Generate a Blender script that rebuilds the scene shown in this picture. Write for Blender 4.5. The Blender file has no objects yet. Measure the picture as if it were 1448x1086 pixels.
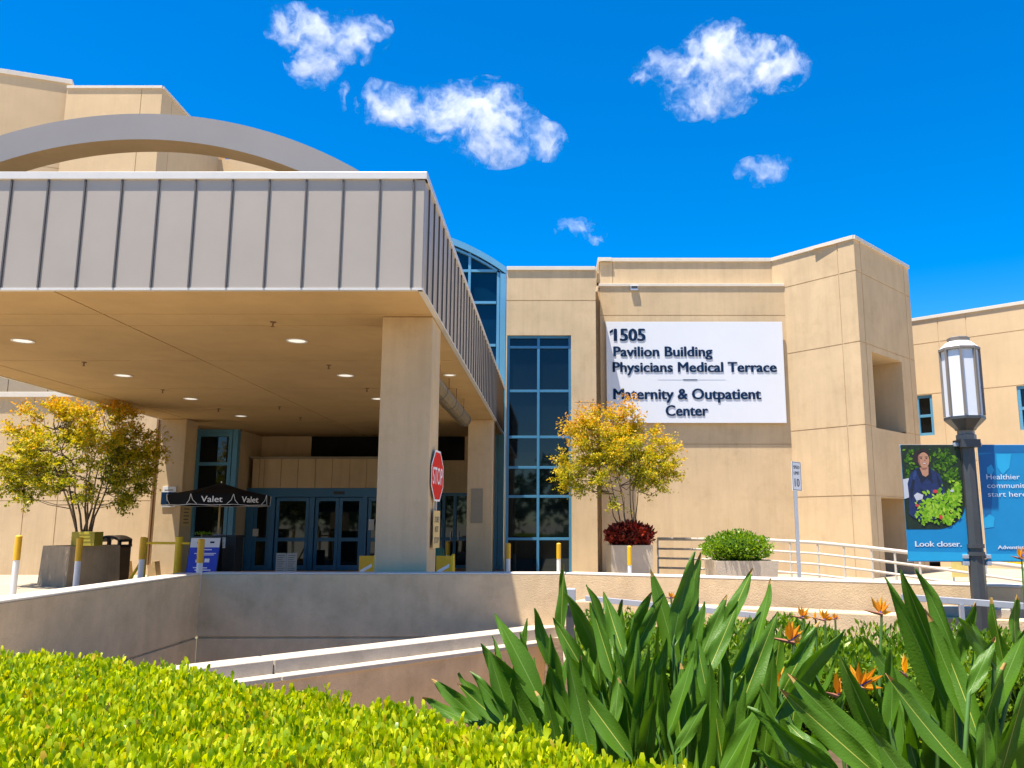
import bpy, bmesh, math, random
import numpy as np
from mathutils import Vector, Matrix
random.seed(7)
rng = np.random.default_rng(7)
S = bpy.context.scene
COL = S.collection
R = math.radians
V = Vector
Z3 = V((0, 0, 1))

# ---------------------------------------------------------------- survey helpers
EYE, FPX, PX0, PY0, PITCH = 1.5, 1177.0, 784.0, 543.0, R(9.55)
CP, SP = math.cos(PITCH), math.sin(PITCH)

def ray(px, py):
    u = (px - PX0) / FPX; v = (PY0 - py) / FPX
    return V((u, CP - v * SP, SP + v * CP))

def at(px, py, Y):
    r = ray(px, py)
    return V((0, 0, EYE)) + r * (Y / r.y)

def onwall(px, py, p0, p1):
    """u (metres along p0->p1) and z where the sight line meets a vertical wall"""
    r = ray(px, py); d = (V(p1) - V(p0)); L = d.length; d = d / L
    n = V((d.y, -d.x))
    t = (n.x * p0[0] + n.y * p0[1]) / (n.x * r.x + n.y * r.y)
    P = V((r.x * t, r.y * t))
    return (P - V(p0)).dot(d), EYE + r.z * t

# ---------------------------------------------------------------- materials
def nmat(name):
    m = bpy.data.materials.new(name); m.use_nodes = True
    nt = m.node_tree; b = nt.nodes['Principled BSDF']
    return m, nt, b

def link(nt, a, b): nt.links.new(a, b)

def node(nt, typ, **kw):
    n = nt.nodes.new(typ)
    for k, v in kw.items():
        if hasattr(n, k): setattr(n, k, v)
        else: n.inputs[k.replace('_', ' ')].default_value = v
    return n

def ramp(nt, stops, src):
    n = nt.nodes.new('ShaderNodeValToRGB'); e = n.color_ramp.elements
    while len(e) < len(stops): e.new(.5)
    for el, (p, c) in zip(e, stops):
        el.position = p; el.color = (*c, 1)
    link(nt, src, n.inputs['Fac']); return n

def mat(name, col, rough=.6, metal=0, spec=.5, var=.12, scale=3, bump=0, bscale=40, streak=0, bdist=.02, blotch=None):
    """painted / cast surface: base colour with soft uneven tone, optional grain bump"""
    m, nt, b = nmat(name)
    tc = node(nt, 'ShaderNodeTexCoord')
    geo = node(nt, 'ShaderNodeNewGeometry')
    src = geo.outputs['Position']
    b.inputs['Roughness'].default_value = rough
    b.inputs['Metallic'].default_value = metal
    b.inputs['Specular IOR Level'].default_value = spec
    if var:
        n1 = node(nt, 'ShaderNodeTexNoise', Scale=scale, Detail=6, Roughness=.65)
        link(nt, src, n1.inputs['Vector'])
        lo = tuple(max(0, c * (1 - var)) for c in col); hi = tuple(min(1, c * (1 + var)) for c in col)
        rp = ramp(nt, [(.3, lo), (.7, hi)], n1.outputs['Fac'])
        out = rp.outputs['Color']
        if streak:
            mp = node(nt, 'ShaderNodeMapping'); mp.inputs['Scale'].default_value = (3, 3, .25)
            link(nt, src, mp.inputs['Vector'])
            n2 = node(nt, 'ShaderNodeTexNoise', Scale=1.6, Detail=5, Roughness=.7)
            link(nt, mp.outputs['Vector'], n2.inputs['Vector'])
            r2 = ramp(nt, [(.45, (1, 1, 1)), (.75, (1 - streak,) * 3)], n2.outputs['Fac'])
            mx = node(nt, 'ShaderNodeMix', data_type='RGBA', blend_type='MULTIPLY'); mx.inputs[0].default_value = 1
            link(nt, out, mx.inputs[6]); link(nt, r2.outputs['Color'], mx.inputs[7]); out = mx.outputs[2]
        if blotch:
            n3 = node(nt, 'ShaderNodeTexNoise', Scale=blotch[0], Detail=7, Roughness=.75)
            link(nt, src, n3.inputs['Vector'])
            r3 = ramp(nt, [(.52, (1, 1, 1)), (.72, blotch[1])], n3.outputs['Fac'])
            mx = node(nt, 'ShaderNodeMix', data_type='RGBA', blend_type='MULTIPLY'); mx.inputs[0].default_value = 1
            link(nt, out, mx.inputs[6]); link(nt, r3.outputs['Color'], mx.inputs[7]); out = mx.outputs[2]
        link(nt, out, b.inputs['Base Color'])
    else:
        b.inputs['Base Color'].default_value = (*col, 1)
    if bump:
        nb = node(nt, 'ShaderNodeTexNoise', Scale=bscale, Detail=4, Roughness=.6)
        link(nt, src, nb.inputs['Vector'])
        bp = node(nt, 'ShaderNodeBump', Strength=bump, Distance=bdist)
        link(nt, nb.outputs['Fac'], bp.inputs['Height']); link(nt, bp.outputs['Normal'], b.inputs['Normal'])
    return m

def leafmat(name, stops, trans=.35, rough=.45, spec=.35, attr=None, veins=False):
    m, nt, b = nmat(name)
    if attr:
        a = node(nt, 'ShaderNodeAttribute', attribute_name=attr); f = a.outputs['Fac']
    else:
        g = node(nt, 'ShaderNodeNewGeometry'); f = g.outputs['Random Per Island']
    rp = ramp(nt, stops, f)
    col = rp.outputs['Color']
    b.inputs['Roughness'].default_value = rough
    b.inputs['Specular IOR Level'].default_value = spec
    link(nt, col, b.inputs['Base Color'])
    tr = node(nt, 'ShaderNodeBsdfTranslucent')
    hs = node(nt, 'ShaderNodeHueSaturation', Value=1.5, Saturation=1.1); link(nt, col, hs.inputs['Color'])
    link(nt, hs.outputs['Color'], tr.inputs['Color'])
    ms = node(nt, 'ShaderNodeMixShader'); ms.inputs[0].default_value = trans
    link(nt, b.outputs[0], ms.inputs[1]); link(nt, tr.outputs[0], ms.inputs[2])
    link(nt, ms.outputs[0], nt.nodes['Material Output'].inputs['Surface'])
    if veins:
        uv = node(nt, 'ShaderNodeUVMap')
        mp = node(nt, 'ShaderNodeMapping'); mp.inputs['Scale'].default_value = (5, 70, 1); mp.inputs['Rotation'].default_value = (0, 0, 0)
        link(nt, uv.outputs[0], mp.inputs['Vector'])
        w = node(nt, 'ShaderNodeTexNoise', Scale=1.0, Detail=2); link(nt, mp.outputs[0], w.inputs['Vector'])
        bp = node(nt, 'ShaderNodeBump', Strength=.35, Distance=.004)
        link(nt, w.outputs['Fac'], bp.inputs['Height']); link(nt, bp.outputs['Normal'], b.inputs['Normal'])
    return m

M = {}
M['stucco'] = mat('tan_stucco', (.57, .42, .25), .9, spec=.15, var=.09, scale=.7, bump=.2, bscale=30, streak=.12, bdist=.018, blotch=(1.6, (.90, .88, .85)))
M['stucco_far'] = mat('tan_stucco_distant', (.60, .44, .26), .9, spec=.15, var=.07, scale=.6, bump=.12, bscale=16, streak=.05, bdist=.02)
M['retain'] = mat('retaining_wall_stucco', (.65, .475, .28), .92, spec=.15, var=.13, scale=2.5, bump=.4, bscale=60, streak=.10, bdist=.015, blotch=(3, (.86, .84, .8)))
M['concrete'] = mat('cast_concrete', (.50, .43, .335), .85, spec=.2, var=.12, scale=4, bump=.2, bscale=60, blotch=(7, (.85, .83, .8)))
M['coping'] = mat('pale_coping', (.62, .55, .45), .6, spec=.3, var=.06, scale=3)
M['plaza'] = mat('plaza_concrete', (.38, .32, .235), .9, spec=.2, var=.12, scale=1.2, bump=.15, bscale=50, blotch=(.8, (.85, .84, .82)))
M['earth'] = mat('garden_soil', (.10, .065, .04), .95, spec=.1, var=.4, scale=6, bump=.8, bscale=30)
M['ground'] = mat('tan_ground', (.40, .32, .22), .95, spec=.1, var=.4, scale=6, bump=.8, bscale=30)
M['asphalt'] = mat('asphalt', (.06, .058, .055), .9, spec=.2, var=.25, scale=5, bump=.5, bscale=80)
M['fascia'] = mat('grey_metal_panel', (.41, .35, .285), .42, metal=.15, spec=.4, var=.05, scale=.7)
M['seam'] = mat('dark_seam', (.10, .09, .085), .5, metal=.2, var=.05)
M['trimmetal'] = mat('pale_metal_trim', (.62, .59, .54), .4, metal=.1, var=.04)
M['archmetal'] = mat('grey_arch_metal', (.27, .245, .225), .5, metal=.1, spec=.4, var=.05, scale=.8)
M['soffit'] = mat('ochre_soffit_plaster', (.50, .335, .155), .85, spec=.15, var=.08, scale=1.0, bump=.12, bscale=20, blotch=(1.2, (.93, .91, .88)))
M['bluelight'] = mat('blue_frame_lit', (.10, .30, .46), .4, metal=.1, spec=.5, var=.05, scale=2)  # frame blue as it looks in sun; the light is in the colour
M['bluedark'] = mat('blue_frame_shaded', (.02, .125, .25), .4, metal=.1, spec=.5, var=.06, scale=2)  # same frame blue darkened: shade under the canopy put into the colour
M['bluemid'] = mat('blue_frame_midtone', (.05, .20, .34), .4, metal=.1, spec=.5, var=.06, scale=2)  # same frame blue again, toned between the lit and shaded copies
M['white'] = mat('white_paint', (.80, .80, .80), .5, var=.03)
M['signwhite'] = mat('white_sign_face', (.66, .67, .70), .45, spec=.4, var=.02, scale=.8)
M['navy'] = mat('navy_letters', (.004, .022, .065), .8, spec=.1, var=0)
M['yellow'] = mat('yellow_paint', (.75, .42, .01), .5, var=.08, scale=9)
M['yellow2'] = mat('strong_yellow_paint', (.80, .55, .01), .5, var=.06, scale=9)
M['black'] = mat('black_fabric', (.006, .006, .008), .85, spec=.2, var=.2, scale=12)
M['blackpl'] = mat('black_plastic', (.010, .012, .014), .45, var=.1, scale=9)
M['red'] = mat('stop_red', (.70, .006, .006), .65, spec=.2, var=.03)
M['poster_blue'] = mat('poster_blue', (.008, .04, .50), .5, var=.03)
M['bannerblue'] = mat('banner_cyan_blue', (.003, .25, .52), .55, var=.05, scale=5)
M['bannerlight'] = mat('banner_light_blue', (.015, .38, .66), .55, var=.05, scale=5)
M['bannerdeep'] = mat('banner_deep_blue', (.003, .14, .36), .55, var=.05, scale=5)
M['lampmetal'] = mat('bronze_grey_metal', (.21, .18, .15), .5, metal=.1, var=.08, scale=8)
M['polemetal'] = mat('dark_grey_pole', (.075, .076, .078), .42, metal=.3, var=.1, scale=6)
M['lampwhite'] = mat('frosted_lamp_glass', (.76, .78, .82), .35, spec=.5, var=.03, scale=6)
M['steel'] = mat('galvanised_steel', (.48, .50, .54), .4, metal=.4, var=.08, scale=20)
M['railcream'] = mat('cream_rail_paint', (.50, .45, .38), .5, var=.06, scale=8)
M['railgrey'] = mat('pale_grey_rail', (.40, .40, .42), .45, metal=.2, var=.06)
M['planter'] = mat('cast_stone_planter', (.55, .45, .34), .9, spec=.15, var=.10, scale=4, bump=.3, bscale=40, streak=.15)
M['planterdark'] = mat('brown_planter', (.32, .25, .17), .9, spec=.15, var=.12, scale=4, bump=.3, bscale=40, streak=.25)
M['binbrown'] = mat('brown_bin_panel', (.15, .09, .04), .7, var=.2, scale=5)
M['bindark'] = mat('dark_bin_lid', (.035, .027, .022), .5, var=.1)
M['bark'] = mat('grey_brown_bark', (.12, .085, .055), .9, spec=.1, var=.3, scale=14, bump=.5, bscale=60)
M['soil'] = mat('potting_soil', (.05, .033, .02), .95, var=.4, scale=20, bump=.8, bscale=60)
M['tanplate'] = mat('tan_notice_plate', (.66, .46, .17), .5, var=.04)
M['tanpanel'] = mat('taupe_cover_plate', (.26, .215, .15), .7, var=.06)
M['paper'] = mat('notice_paper', (.62, .61, .58), .7, var=.05)
M['ink'] = mat('grey_ink', (.10, .10, .11), .7, var=0)
M['skin'] = mat('printed_skin', (.50, .24, .14), .6, var=.08, scale=30)
M['hair'] = mat('printed_hair', (.02, .012, .01), .6, var=.1)
M['shirt'] = mat('printed_navy_jacket', (.010, .025, .10), .6, var=.35, scale=25)
M['shirt3'] = mat('printed_light_navy', (.02, .05, .17), .6, var=.3, scale=25)
M['skin2'] = mat('printed_skin_shadow', (.30, .12, .07), .6, var=.1, scale=30)
M['shirt2'] = mat('printed_dark_jacket', (.004, .010, .03), .6, var=.2, scale=25)
M['pdark'] = mat('printed_dark_foliage', (.008, .022, .008), .6, var=.5, scale=20)
M['pgrey'] = mat('printed_grey', (.55, .55, .58), .6, var=.05)
M['pred'] = mat('printed_red', (.60, .05, .05), .6, var=.1)
M['hole'] = mat('dark_interior', (.012, .012, .012), .9, spec=.1, var=.3, scale=2)
M['recess'] = mat('recess_shade_tan', (.20, .15, .09), .9, spec=.1, var=.1, scale=2)  # stucco tone darkened so recess backs and shadow marks hold their shade
M['duct'] = mat('brown_duct', (.16, .12, .065), .5, metal=.2, var=.35, scale=5)
M['lens'] = mat('downlight_lens', (.80, .78, .72), .4, var=0)
_b = M['lens'].node_tree.nodes['Principled BSDF']; _b.inputs['Emission Color'].default_value = (1, .93, .78, 1); _b.inputs['Emission Strength'].default_value = .35
M['pipe'] = mat('brown_metal_paint', (.18, .10, .04), .5, var=.1)
M['tealgreen'] = mat('green_cover', (.008, .10, .05), .5, var=.1)
M['pale'] = mat('pale_painted_concrete', (.20, .215, .24), .6, var=.06, scale=2)
M['wood'] = mat('tan_board', (.50, .33, .14), .8, var=.15, scale=9)

def glassmat(name, tint, rough=.03, interior=(.004, .007, .009)):
    m, nt, b = nmat(name)
    geo = node(nt, 'ShaderNodeNewGeometry')
    n1 = node(nt, 'ShaderNodeTexNoise', Scale=.8, Detail=3); link(nt, geo.outputs['Position'], n1.inputs['Vector'])
    rp = ramp(nt, [(.35, tuple(c * .6 for c in interior)), (.7, interior)], n1.outputs['Fac'])
    link(nt, rp.outputs['Color'], b.inputs['Base Color'])
    b.inputs['Roughness'].default_value = rough
    b.inputs['IOR'].default_value = 1.5
    b.inputs['Specular IOR Level'].default_value = .5
    b.inputs['Specular Tint'].default_value = (*tint, 1)
    n2 = node(nt, 'ShaderNodeTexNoise', Scale=.55, Detail=2); link(nt, geo.outputs['Position'], n2.inputs['Vector'])
    bp = node(nt, 'ShaderNodeBump', Strength=.05, Distance=.05)
    link(nt, n2.outputs['Fac'], bp.inputs['Height']); link(nt, bp.outputs['Normal'], b.inputs['Normal'])
    return m
M['glass'] = glassmat('tinted_window_glass', (.75, .9, 1))
M['glass_blue'] = glassmat('blue_tinted_glass', (.7, .9, 1), interior=(.002, .022, .05))

# leaf materials
M['hedge'] = leafmat('bright_hedge_leaf', [(0, (.14, .25, .003)), (.30, (.36, .46, .003)), (.70, (.56, .58, .005)), (.94, (.56, .53, .012)), (1, (.54, .34, .03))], .36, .38, .45)
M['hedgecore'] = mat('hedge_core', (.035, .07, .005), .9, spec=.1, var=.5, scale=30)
M['hedge2'] = leafmat('green_hedge_leaf', [(0, (.06, .14, .01)), (.5, (.13, .23, .012)), (1, (.26, .32, .02))], .3, .4, .4)
M['boxleaf'] = leafmat('round_shrub_leaf', [(0, (.05, .13, .004)), (.5, (.14, .26, .006)), (1, (.26, .36, .01))], .3, .45, .3)
M['redleaf'] = leafmat('dark_red_leaf', [(0, (.05, .004, .004)), (.5, (.17, .014, .010)), (1, (.36, .06, .03))], .25, .5, .25)
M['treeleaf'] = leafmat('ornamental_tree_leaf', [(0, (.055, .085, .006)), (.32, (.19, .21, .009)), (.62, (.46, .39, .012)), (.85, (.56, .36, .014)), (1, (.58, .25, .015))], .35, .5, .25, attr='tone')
M['farleaf'] = leafmat('far_tree_leaf', [(0, (.02, .05, .01)), (1, (.06, .11, .02))], .2, .6, .2)
M['blade'] = leafmat('strelitzia_blade', [(0, (.024, .085, .004)), (.5, (.055, .145, .006)), (1, (.16, .26, .018))], .25, .42, .32, veins=True)
M['midrib'] = mat('strelitzia_midrib', (.34, .36, .05), .5, var=.1, scale=8)
M['midrib2'] = mat('strelitzia_soft_midrib', (.12, .21, .03), .5, var=.1, scale=8)
M['petiole'] = mat('strelitzia_petiole', (.07, .16, .025), .5, var=.2, scale=8)
M['drytip'] = mat('dry_leaf_tip', (.33, .20, .05), .8, var=.2, scale=30)
M['orange'] = leafmat('orange_sepal', [(0, (.78, .27, .01)), (1, (.85, .42, .03))], .35, .5, .3)
M['spathe'] = mat('red_green_spathe', (.30, .12, .06), .6, var=.3, scale=20)
M['bluepetal'] = mat('blue_petal', (.05, .05, .35), .5, var=.1)
M['pleaf'] = leafmat('printed_lettuce', [(0, (.10, .28, .01)), (.6, (.25, .48, .02)), (1, (.42, .60, .06))], 0, .6, .2)
M['pleaf2'] = leafmat('printed_bush', [(0, (.015, .05, .008)), (.6, (.05, .14, .01)), (1, (.14, .28, .02))], 0, .6, .2)

# ---------------------------------------------------------------- mesh builder
ORI = {}

class MB:
    def __init__(s): s.v = []; s.f = []; s.m = []
    def add(s, vs, fs, mi=0):
        o = len(s.v); s.v += [tuple(x) for x in vs]
        for f in fs: s.f.append(tuple(i + o for i in f)); s.m.append(mi)
        return s
    def quad(s, a, b, c, d, mi=0): return s.add([a, b, c, d], [(0, 1, 2, 3)], mi)
    def hexa(s, p, mi=0):
        return s.add(p, [(0, 3, 2, 1), (4, 5, 6, 7), (0, 1, 5, 4), (1, 2, 6, 5), (2, 3, 7, 6), (3, 0, 4, 7)], mi)
    def box(s, x0, x1, y0, y1, z0, z1, mi=0):
        return s.hexa([(x0, y0, z0), (x1, y0, z0), (x1, y1, z0), (x0, y1, z0), (x0, y0, z1), (x1, y0, z1), (x1, y1, z1), (x0, y1, z1)], mi)
    def obox(s, c, ax, ay, az, mi=0):
        c = V(c); ax = V(ax); ay = V(ay); az = V(az)
        return s.hexa([c - ax - ay - az, c + ax - ay - az, c + ax + ay - az, c - ax + ay - az,
                       c - ax - ay + az, c + ax - ay + az, c + ax + ay + az, c - ax + ay + az], mi)
    def wbox(s, p0, p1, u0, u1, z0, z1, d0, d1, mi=0):
        """box set along the wall p0->p1; d = depth into the wall (negative is proud)"""
        p0 = V((*p0, 0)); d = V((*p1, 0)) - p0; d.normalize(); n = V((d.y, -d.x, 0))
        P = lambda u, z, q: p0 + d * u - n * q + Z3 * z
        return s.hexa([P(u0, z0, d0), P(u1, z0, d0), P(u1, z0, d1), P(u0, z0, d1), P(u0, z1, d0), P(u1, z1, d0), P(u1, z1, d1), P(u0, z1, d1)], mi)
    def wall(s, p0, p1, z0, z1, hj=(), vj=(), op=(), thick=.35, gap=.03, dep=.018, mi=0, ends=False):
        p0 = V((*p0, 0)); d = V((*p1, 0)) - p0; L = d.length; d.normalize(); n = V((d.y, -d.x, 0))
        P = lambda u, z, q: p0 + d * u - n * q + Z3 * z
        us = sorted({0., L, *[u for u in vj if 0 < u < L], *[max(0, min(L, x)) for o in op for x in o[:2]]})
        zs = sorted({z0, z1, *[z for z in hj if z0 < z < z1], *[max(z0, min(z1, x)) for o in op for x in o[2:]]})
        hs, vs_ = set(hj), set(vj)
        inop = lambda u, z: any(o[0] < u < o[1] and o[2] < z < o[3] for o in op)
        for i in range(len(us) - 1):
            for k in range(len(zs) - 1):
                ua, ub, za, zb = us[i], us[i + 1], zs[k], zs[k + 1]; uc, zc = (ua + ub) / 2, (za + zb) / 2
                if inop(uc, zc): continue
                g = gap / 2
                a = ua + (g if ua in vs_ else 0); b = ub - (g if ub in vs_ else 0)
                c = za + (g if za in hs else 0); e = zb - (g if zb in hs else 0)
                s.quad(P(a, c, 0), P(b, c, 0), P(b, e, 0), P(a, e, 0), mi)
                def side(A, B, joint, nb):
                    if joint: q = dep
                    elif nb: q = thick
                    else: return
                    s.quad(P(*A, 0), P(*A, q), P(*B, q), P(*B, 0), mi)
                side((a, c), (a, e), ua in vs_, (ends and i == 0) or (i > 0 and inop(us[i] - 1e-4, zc)))
                side((b, e), (b, c), ub in vs_, (ends and i == len(us) - 2) or (i < len(us) - 2 and inop(ub + 1e-4, zc)))
                side((b, c), (a, c), za in hs, k == 0 or inop(uc, za - 1e-4))
                side((a, e), (b, e), zb in hs, k == len(zs) - 2 or inop(uc, zb + 1e-4))
                if ua in vs_ or ub in vs_ or za in hs or zb in hs:
                    s.quad(P(ua, za, dep), P(ub, za, dep), P(ub, zb, dep), P(ua, zb, dep), mi)
        return s
    def poly(s, pts, mi=0): return s.add(pts, [tuple(range(len(pts)))], mi)
    def prism(s, pts, off, mi=0):
        n = len(pts); a = [V(p) for p in pts]; b = [p + V(off) for p in a]
        fs = [tuple(range(n - 1, -1, -1)), tuple(range(n, 2 * n))] + [(i, (i + 1) % n, (i + 1) % n + n, i + n) for i in range(n)]
        return s.add(a + b, fs, mi)
    def tube(s, pts, r, n=8, caps=True, mi=0):
        pts = [V(p) for p in pts]; rs = r if isinstance(r, (list, tuple)) else [r] * len(pts)
        vs = []; prev = None
        for i, p in enumerate(pts):
            t = (pts[min(i + 1, len(pts) - 1)] - pts[max(i - 1, 0)]).normalized()
            if prev is None:
                prev = t.orthogonal().normalized()
            a = (prev - t * prev.dot(t)).normalized(); prev = a; b = t.cross(a)
            for k in range(n):
                w = 2 * math.pi * k / n
                vs.append(p + (a * math.cos(w) + b * math.sin(w)) * rs[i])
        fs = [(i * n + k, i * n + (k + 1) % n, (i + 1) * n + (k + 1) % n, (i + 1) * n + k) for i in range(len(pts) - 1) for k in range(n)]
        if caps: fs += [tuple(range(n - 1, -1, -1)), tuple((len(pts) - 1) * n + k for k in range(n))]
        return s.add(vs, fs, mi)
    def lathe(s, prof, c, n=24, rot=0, mi=0, caps=True):
        c = V(c); vs = []
        for r, z in prof:
            for k in range(n):
                w = 2 * math.pi * k / n + rot
                vs.append(c + V((r * math.cos(w), r * math.sin(w), z)))
        m = len(prof)
        fs = [(i * n + k, i * n + (k + 1) % n, (i + 1) * n + (k + 1) % n, (i + 1) * n + k) for i in range(m - 1) for k in range(n)]
        if caps: fs += [tuple(range(n - 1, -1, -1)), tuple((m - 1) * n + k for k in range(n))]
        return s.add(vs, fs, mi)
    def build(s, name, mats, parent=None, origin=None, smooth=False, bevel=0):
        return mesh_obj(name, s.v, s.f, mats, parent, origin, smooth, bevel, s.m)

def mesh_obj(name, v, f, mats, parent=None, origin=None, smooth=False, bevel=0, mi=None):
    me = bpy.data.meshes.new(name)
    o0 = ORI[parent] if parent is not None else V(origin if origin is not None else (0, 0, 0))
    me.from_pydata([(x[0] - o0.x, x[1] - o0.y, x[2] - o0.z) for x in v], [], f)
    return finish(me, name, mats, parent, o0, smooth, bevel, mi)

def finish(me, name, mats, parent, o0, smooth=False, bevel=0, mi=None):
    for m in (mats if isinstance(mats, (list, tuple)) else [mats]):
        me.materials.append(M[m] if isinstance(m, str) else m)
    if mi is not None and any(mi): me.polygons.foreach_set('material_index', mi)
    if smooth: me.polygons.foreach_set('use_smooth', [True] * len(me.polygons))
    me.update()
    ob = bpy.data.objects.new(name, me); COL.objects.link(ob)
    if parent is not None: ob.parent = parent
    else: ob.location = o0
    ORI[ob] = o0
    if bevel:
        b = ob.modifiers.new('bevel', 'BEVEL'); b.width = bevel; b.segments = 2; b.limit_method = 'ANGLE'
    return ob

def tag(o, label=None, cat=None, group=None, kind=None):
    if label: o['label'] = label
    if cat: o['category'] = cat
    if group: o['group'] = group
    if kind: o['kind'] = kind
    return o

def thing(name, label, cat, loc, group=None):
    e = bpy.data.objects.new(name, None); COL.objects.link(e)
    e.empty_display_size = .2; e.location = loc; ORI[e] = V(loc)
    return tag(e, label, cat, group)

def kids(o): return [c for c in COL.objects if c.parent is o]

def copy_tree(o, loc=None, label=None, parent=None):
    c = o.copy(); COL.objects.link(c)
    if parent is not None: c.parent = parent
    for k in kids(o): copy_tree(k, parent=c)
    if loc is not None: c.location = loc; ORI[c] = V(loc)
    if label: c['label'] = label
    return c

def struct(o): return tag(o, kind='structure')

def np_mesh(name, verts, quads, mats, parent=None, origin=None, smooth=True, attrs=None, mi=None):
    me = bpy.data.meshes.new(name)
    o0 = ORI[parent] if parent is not None else V(origin if origin is not None else (0, 0, 0))
    verts = np.asarray(verts, dtype=np.float32) - np.array(o0, dtype=np.float32)
    quads = np.asarray(quads, dtype=np.int32); k = quads.shape[1]
    me.vertices.add(len(verts)); me.vertices.foreach_set('co', verts.ravel())
    me.loops.add(quads.size); me.loops.foreach_set('vertex_index', quads.ravel())
    me.polygons.add(len(quads))
    me.polygons.foreach_set('loop_start', np.arange(0, quads.size, k, dtype=np.int32))
    me.update(calc_edges=True)
    if attrs:
        for an, vals in attrs.items():
            a = me.attributes.new(an, 'FLOAT', 'POINT'); a.data.foreach_set('value', np.asarray(vals, dtype=np.float32))
    me.validate()
    return finish(me, name, mats, parent, o0, smooth, 0, mi)

# leaf templates (x across, y along, z up), quads only
KITE = (np.array([(0, 0, 0), (.27, .45, .05), (0, 1, -.04), (-.27, .45, .05)]), np.array([(0, 1, 2, 3)]))
PADDLE = (np.array([(-.04, 0, 0), (.04, 0, 0), (-.11, .33, .05), (.11, .33, .05), (-.19, .70, .07), (.19, .70, .07), (-.10, .99, .01), (.10, .99, .01)]),
          np.array([(0, 1, 3, 2), (2, 3, 5, 4), (4, 5, 7, 6)]))
OVAL = (np.array([(-.03, 0, 0), (.03, 0, 0), (-.22, .45, .06), (.22, .45, .06), (-.03, 1, -.02), (.03, 1, -.02)]),
        np.array([(0, 1, 3, 2), (2, 3, 5, 4)]))

def leaves(tmpl, pos, axis, size, roll=None, flat=None):
    """place one leaf per row; returns verts, quads"""
    tv, tf = tmpl; n = len(pos)
    ax = axis / np.linalg.norm(axis, axis=1, keepdims=True)
    ref = rng.normal(size=(n, 3)) if flat is None else np.tile(np.array([0, 0, 1.]), (n, 1)) + rng.normal(size=(n, 3)) * flat
    nz = ref - ax * np.sum(ref * ax, axis=1, keepdims=True); nz /= np.linalg.norm(nz, axis=1, keepdims=True) + 1e-9
    sx = np.cross(ax, nz)
    size = np.asarray(size).reshape(n, 1, 1)
    vv = (tv[None, :, 0:1] * sx[:, None, :] + tv[None, :, 1:2] * ax[:, None, :] + tv[None, :, 2:3] * nz[:, None, :]) * size + pos[:, None, :]
    q = tf[None] + (np.arange(n) * len(tv))[:, None, None]
    return vv.reshape(-1, 3), q.reshape(-1, tf.shape[1])

# ---------------------------------------------------------------- text
def text_geo(s, bold=0.0, extrude=0.0):
    cu = bpy.data.curves.new('t', 'FONT'); cu.body = s; cu.offset = bold; cu.extrude = extrude; cu.resolution_u = 3
    ob = bpy.data.objects.new('t', cu); COL.objects.link(ob)
    dg = bpy.context.evaluated_depsgraph_get()
    me = bpy.data.meshes.new_from_object(ob.evaluated_get(dg))
    v = [tuple(x.co) for x in me.vertices]; f = [tuple(p.vertices) for p in me.polygons]
    bpy.data.objects.remove(ob); bpy.data.curves.remove(cu); bpy.data.meshes.remove(me)
    return v, f

def text(name, s, material, parent, pos, right, up, width=None, height=None, bold=.0, extrude=.0, align='L', origin=None):
    right = V(right).normalized(); up = V(up).normalized(); nrm = right.cross(up)
    v, f = text_geo(s, 0, 0)
    xs = [a[0] for a in v]; x0, x1 = min(xs), max(xs)
    k = width / (x1 - x0) if width else height / .70
    kz = height / .70 if (height and width) else k
    ox = x0 if align == 'L' else (x0 + x1) / 2
    pos = V(pos)
    mb = MB()
    sh = [(0, 0)] if not bold else [(0, 0), (-bold, .0004), (bold, .0008), (0, .0012)]
    for j, (sx_, ex_) in enumerate(sh):
      uy = bold * .6 if j == 3 else 0
      pts = [pos + right * ((a[0] - ox + sx_) * k) + up * ((a[1] + uy) * kz) + nrm * ex_ for a in v]
      mb.add([p + nrm * extrude for p in pts], f)
      if extrude > 0:
          # side walls from boundary edges
          from collections import Counter
          cnt = Counter()
          for q in f:
              for i in range(len(q)): cnt[frozenset((q[i], q[(i + 1) % len(q)]))] += 1
          for q in f:
              for i in range(len(q)):
                  a, b = q[i], q[(i + 1) % len(q)]
                  if cnt[frozenset((a, b))] == 1:
                      mb.quad(pts[a], pts[b], pts[b] + nrm * extrude, pts[a] + nrm * extrude)
    return mb.build(name, material, parent, origin)

# ================================================================= SETTING
# ground: one sheet with a well for the sunken driveway
HX0, HX1, HY0, HY1 = -5.0, -.10, 4.25, 11.82
mb = MB(); B = 900
xs = [-B, HX0, HX1, B]; ys = [-B, HY0, HY1, B]
for i in range(3):
    for k in range(3):
        if (i, k) != (1, 1):
            mb.quad((xs[i], ys[k], 0), (xs[i + 1], ys[k], 0), (xs[i + 1], ys[k + 1], 0), (xs[i], ys[k + 1], 0))
struct(mb.build('ground', 'ground'))
mb = MB().quad((HX0, HY0, -2.4), (HX1, HY0, -2.4), (HX1, HY1, -2.4), (HX0, HY1, -2.4))
struct(mb.build('sunken_driveway', 'plaza'))
struct(MB().quad((-.09, 1, .004), (12, 1, .004), (12, 9.2, .004), (-.09, 9.2, .004)).quad((-6, -1.5, .004), (-.09, -1.5, .004), (-.09, 4.2, .004), (-6, 4.2, .004)).build('garden_bed', 'earth'))
mb = MB().quad((-60, 11.9, .004), (60, 11.9, .004), (60, 60, .004), (-60, 60, .004))
mb.quad((-60, 5, .004), (-5.1, 5, .004), (-5.1, 11.9, .004), (-60, 11.9, .004))
struct(mb.build('plaza', 'plaza'))
mb = MB().quad((-11.2, 12.9, .008), (-2.6, 12.9, .008), (-2.6, 24.0, .008), (-11.2, 24.0, .008))
struct(mb.build('driveway', 'concrete'))

WT = .84     # top of the retaining walls
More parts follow.
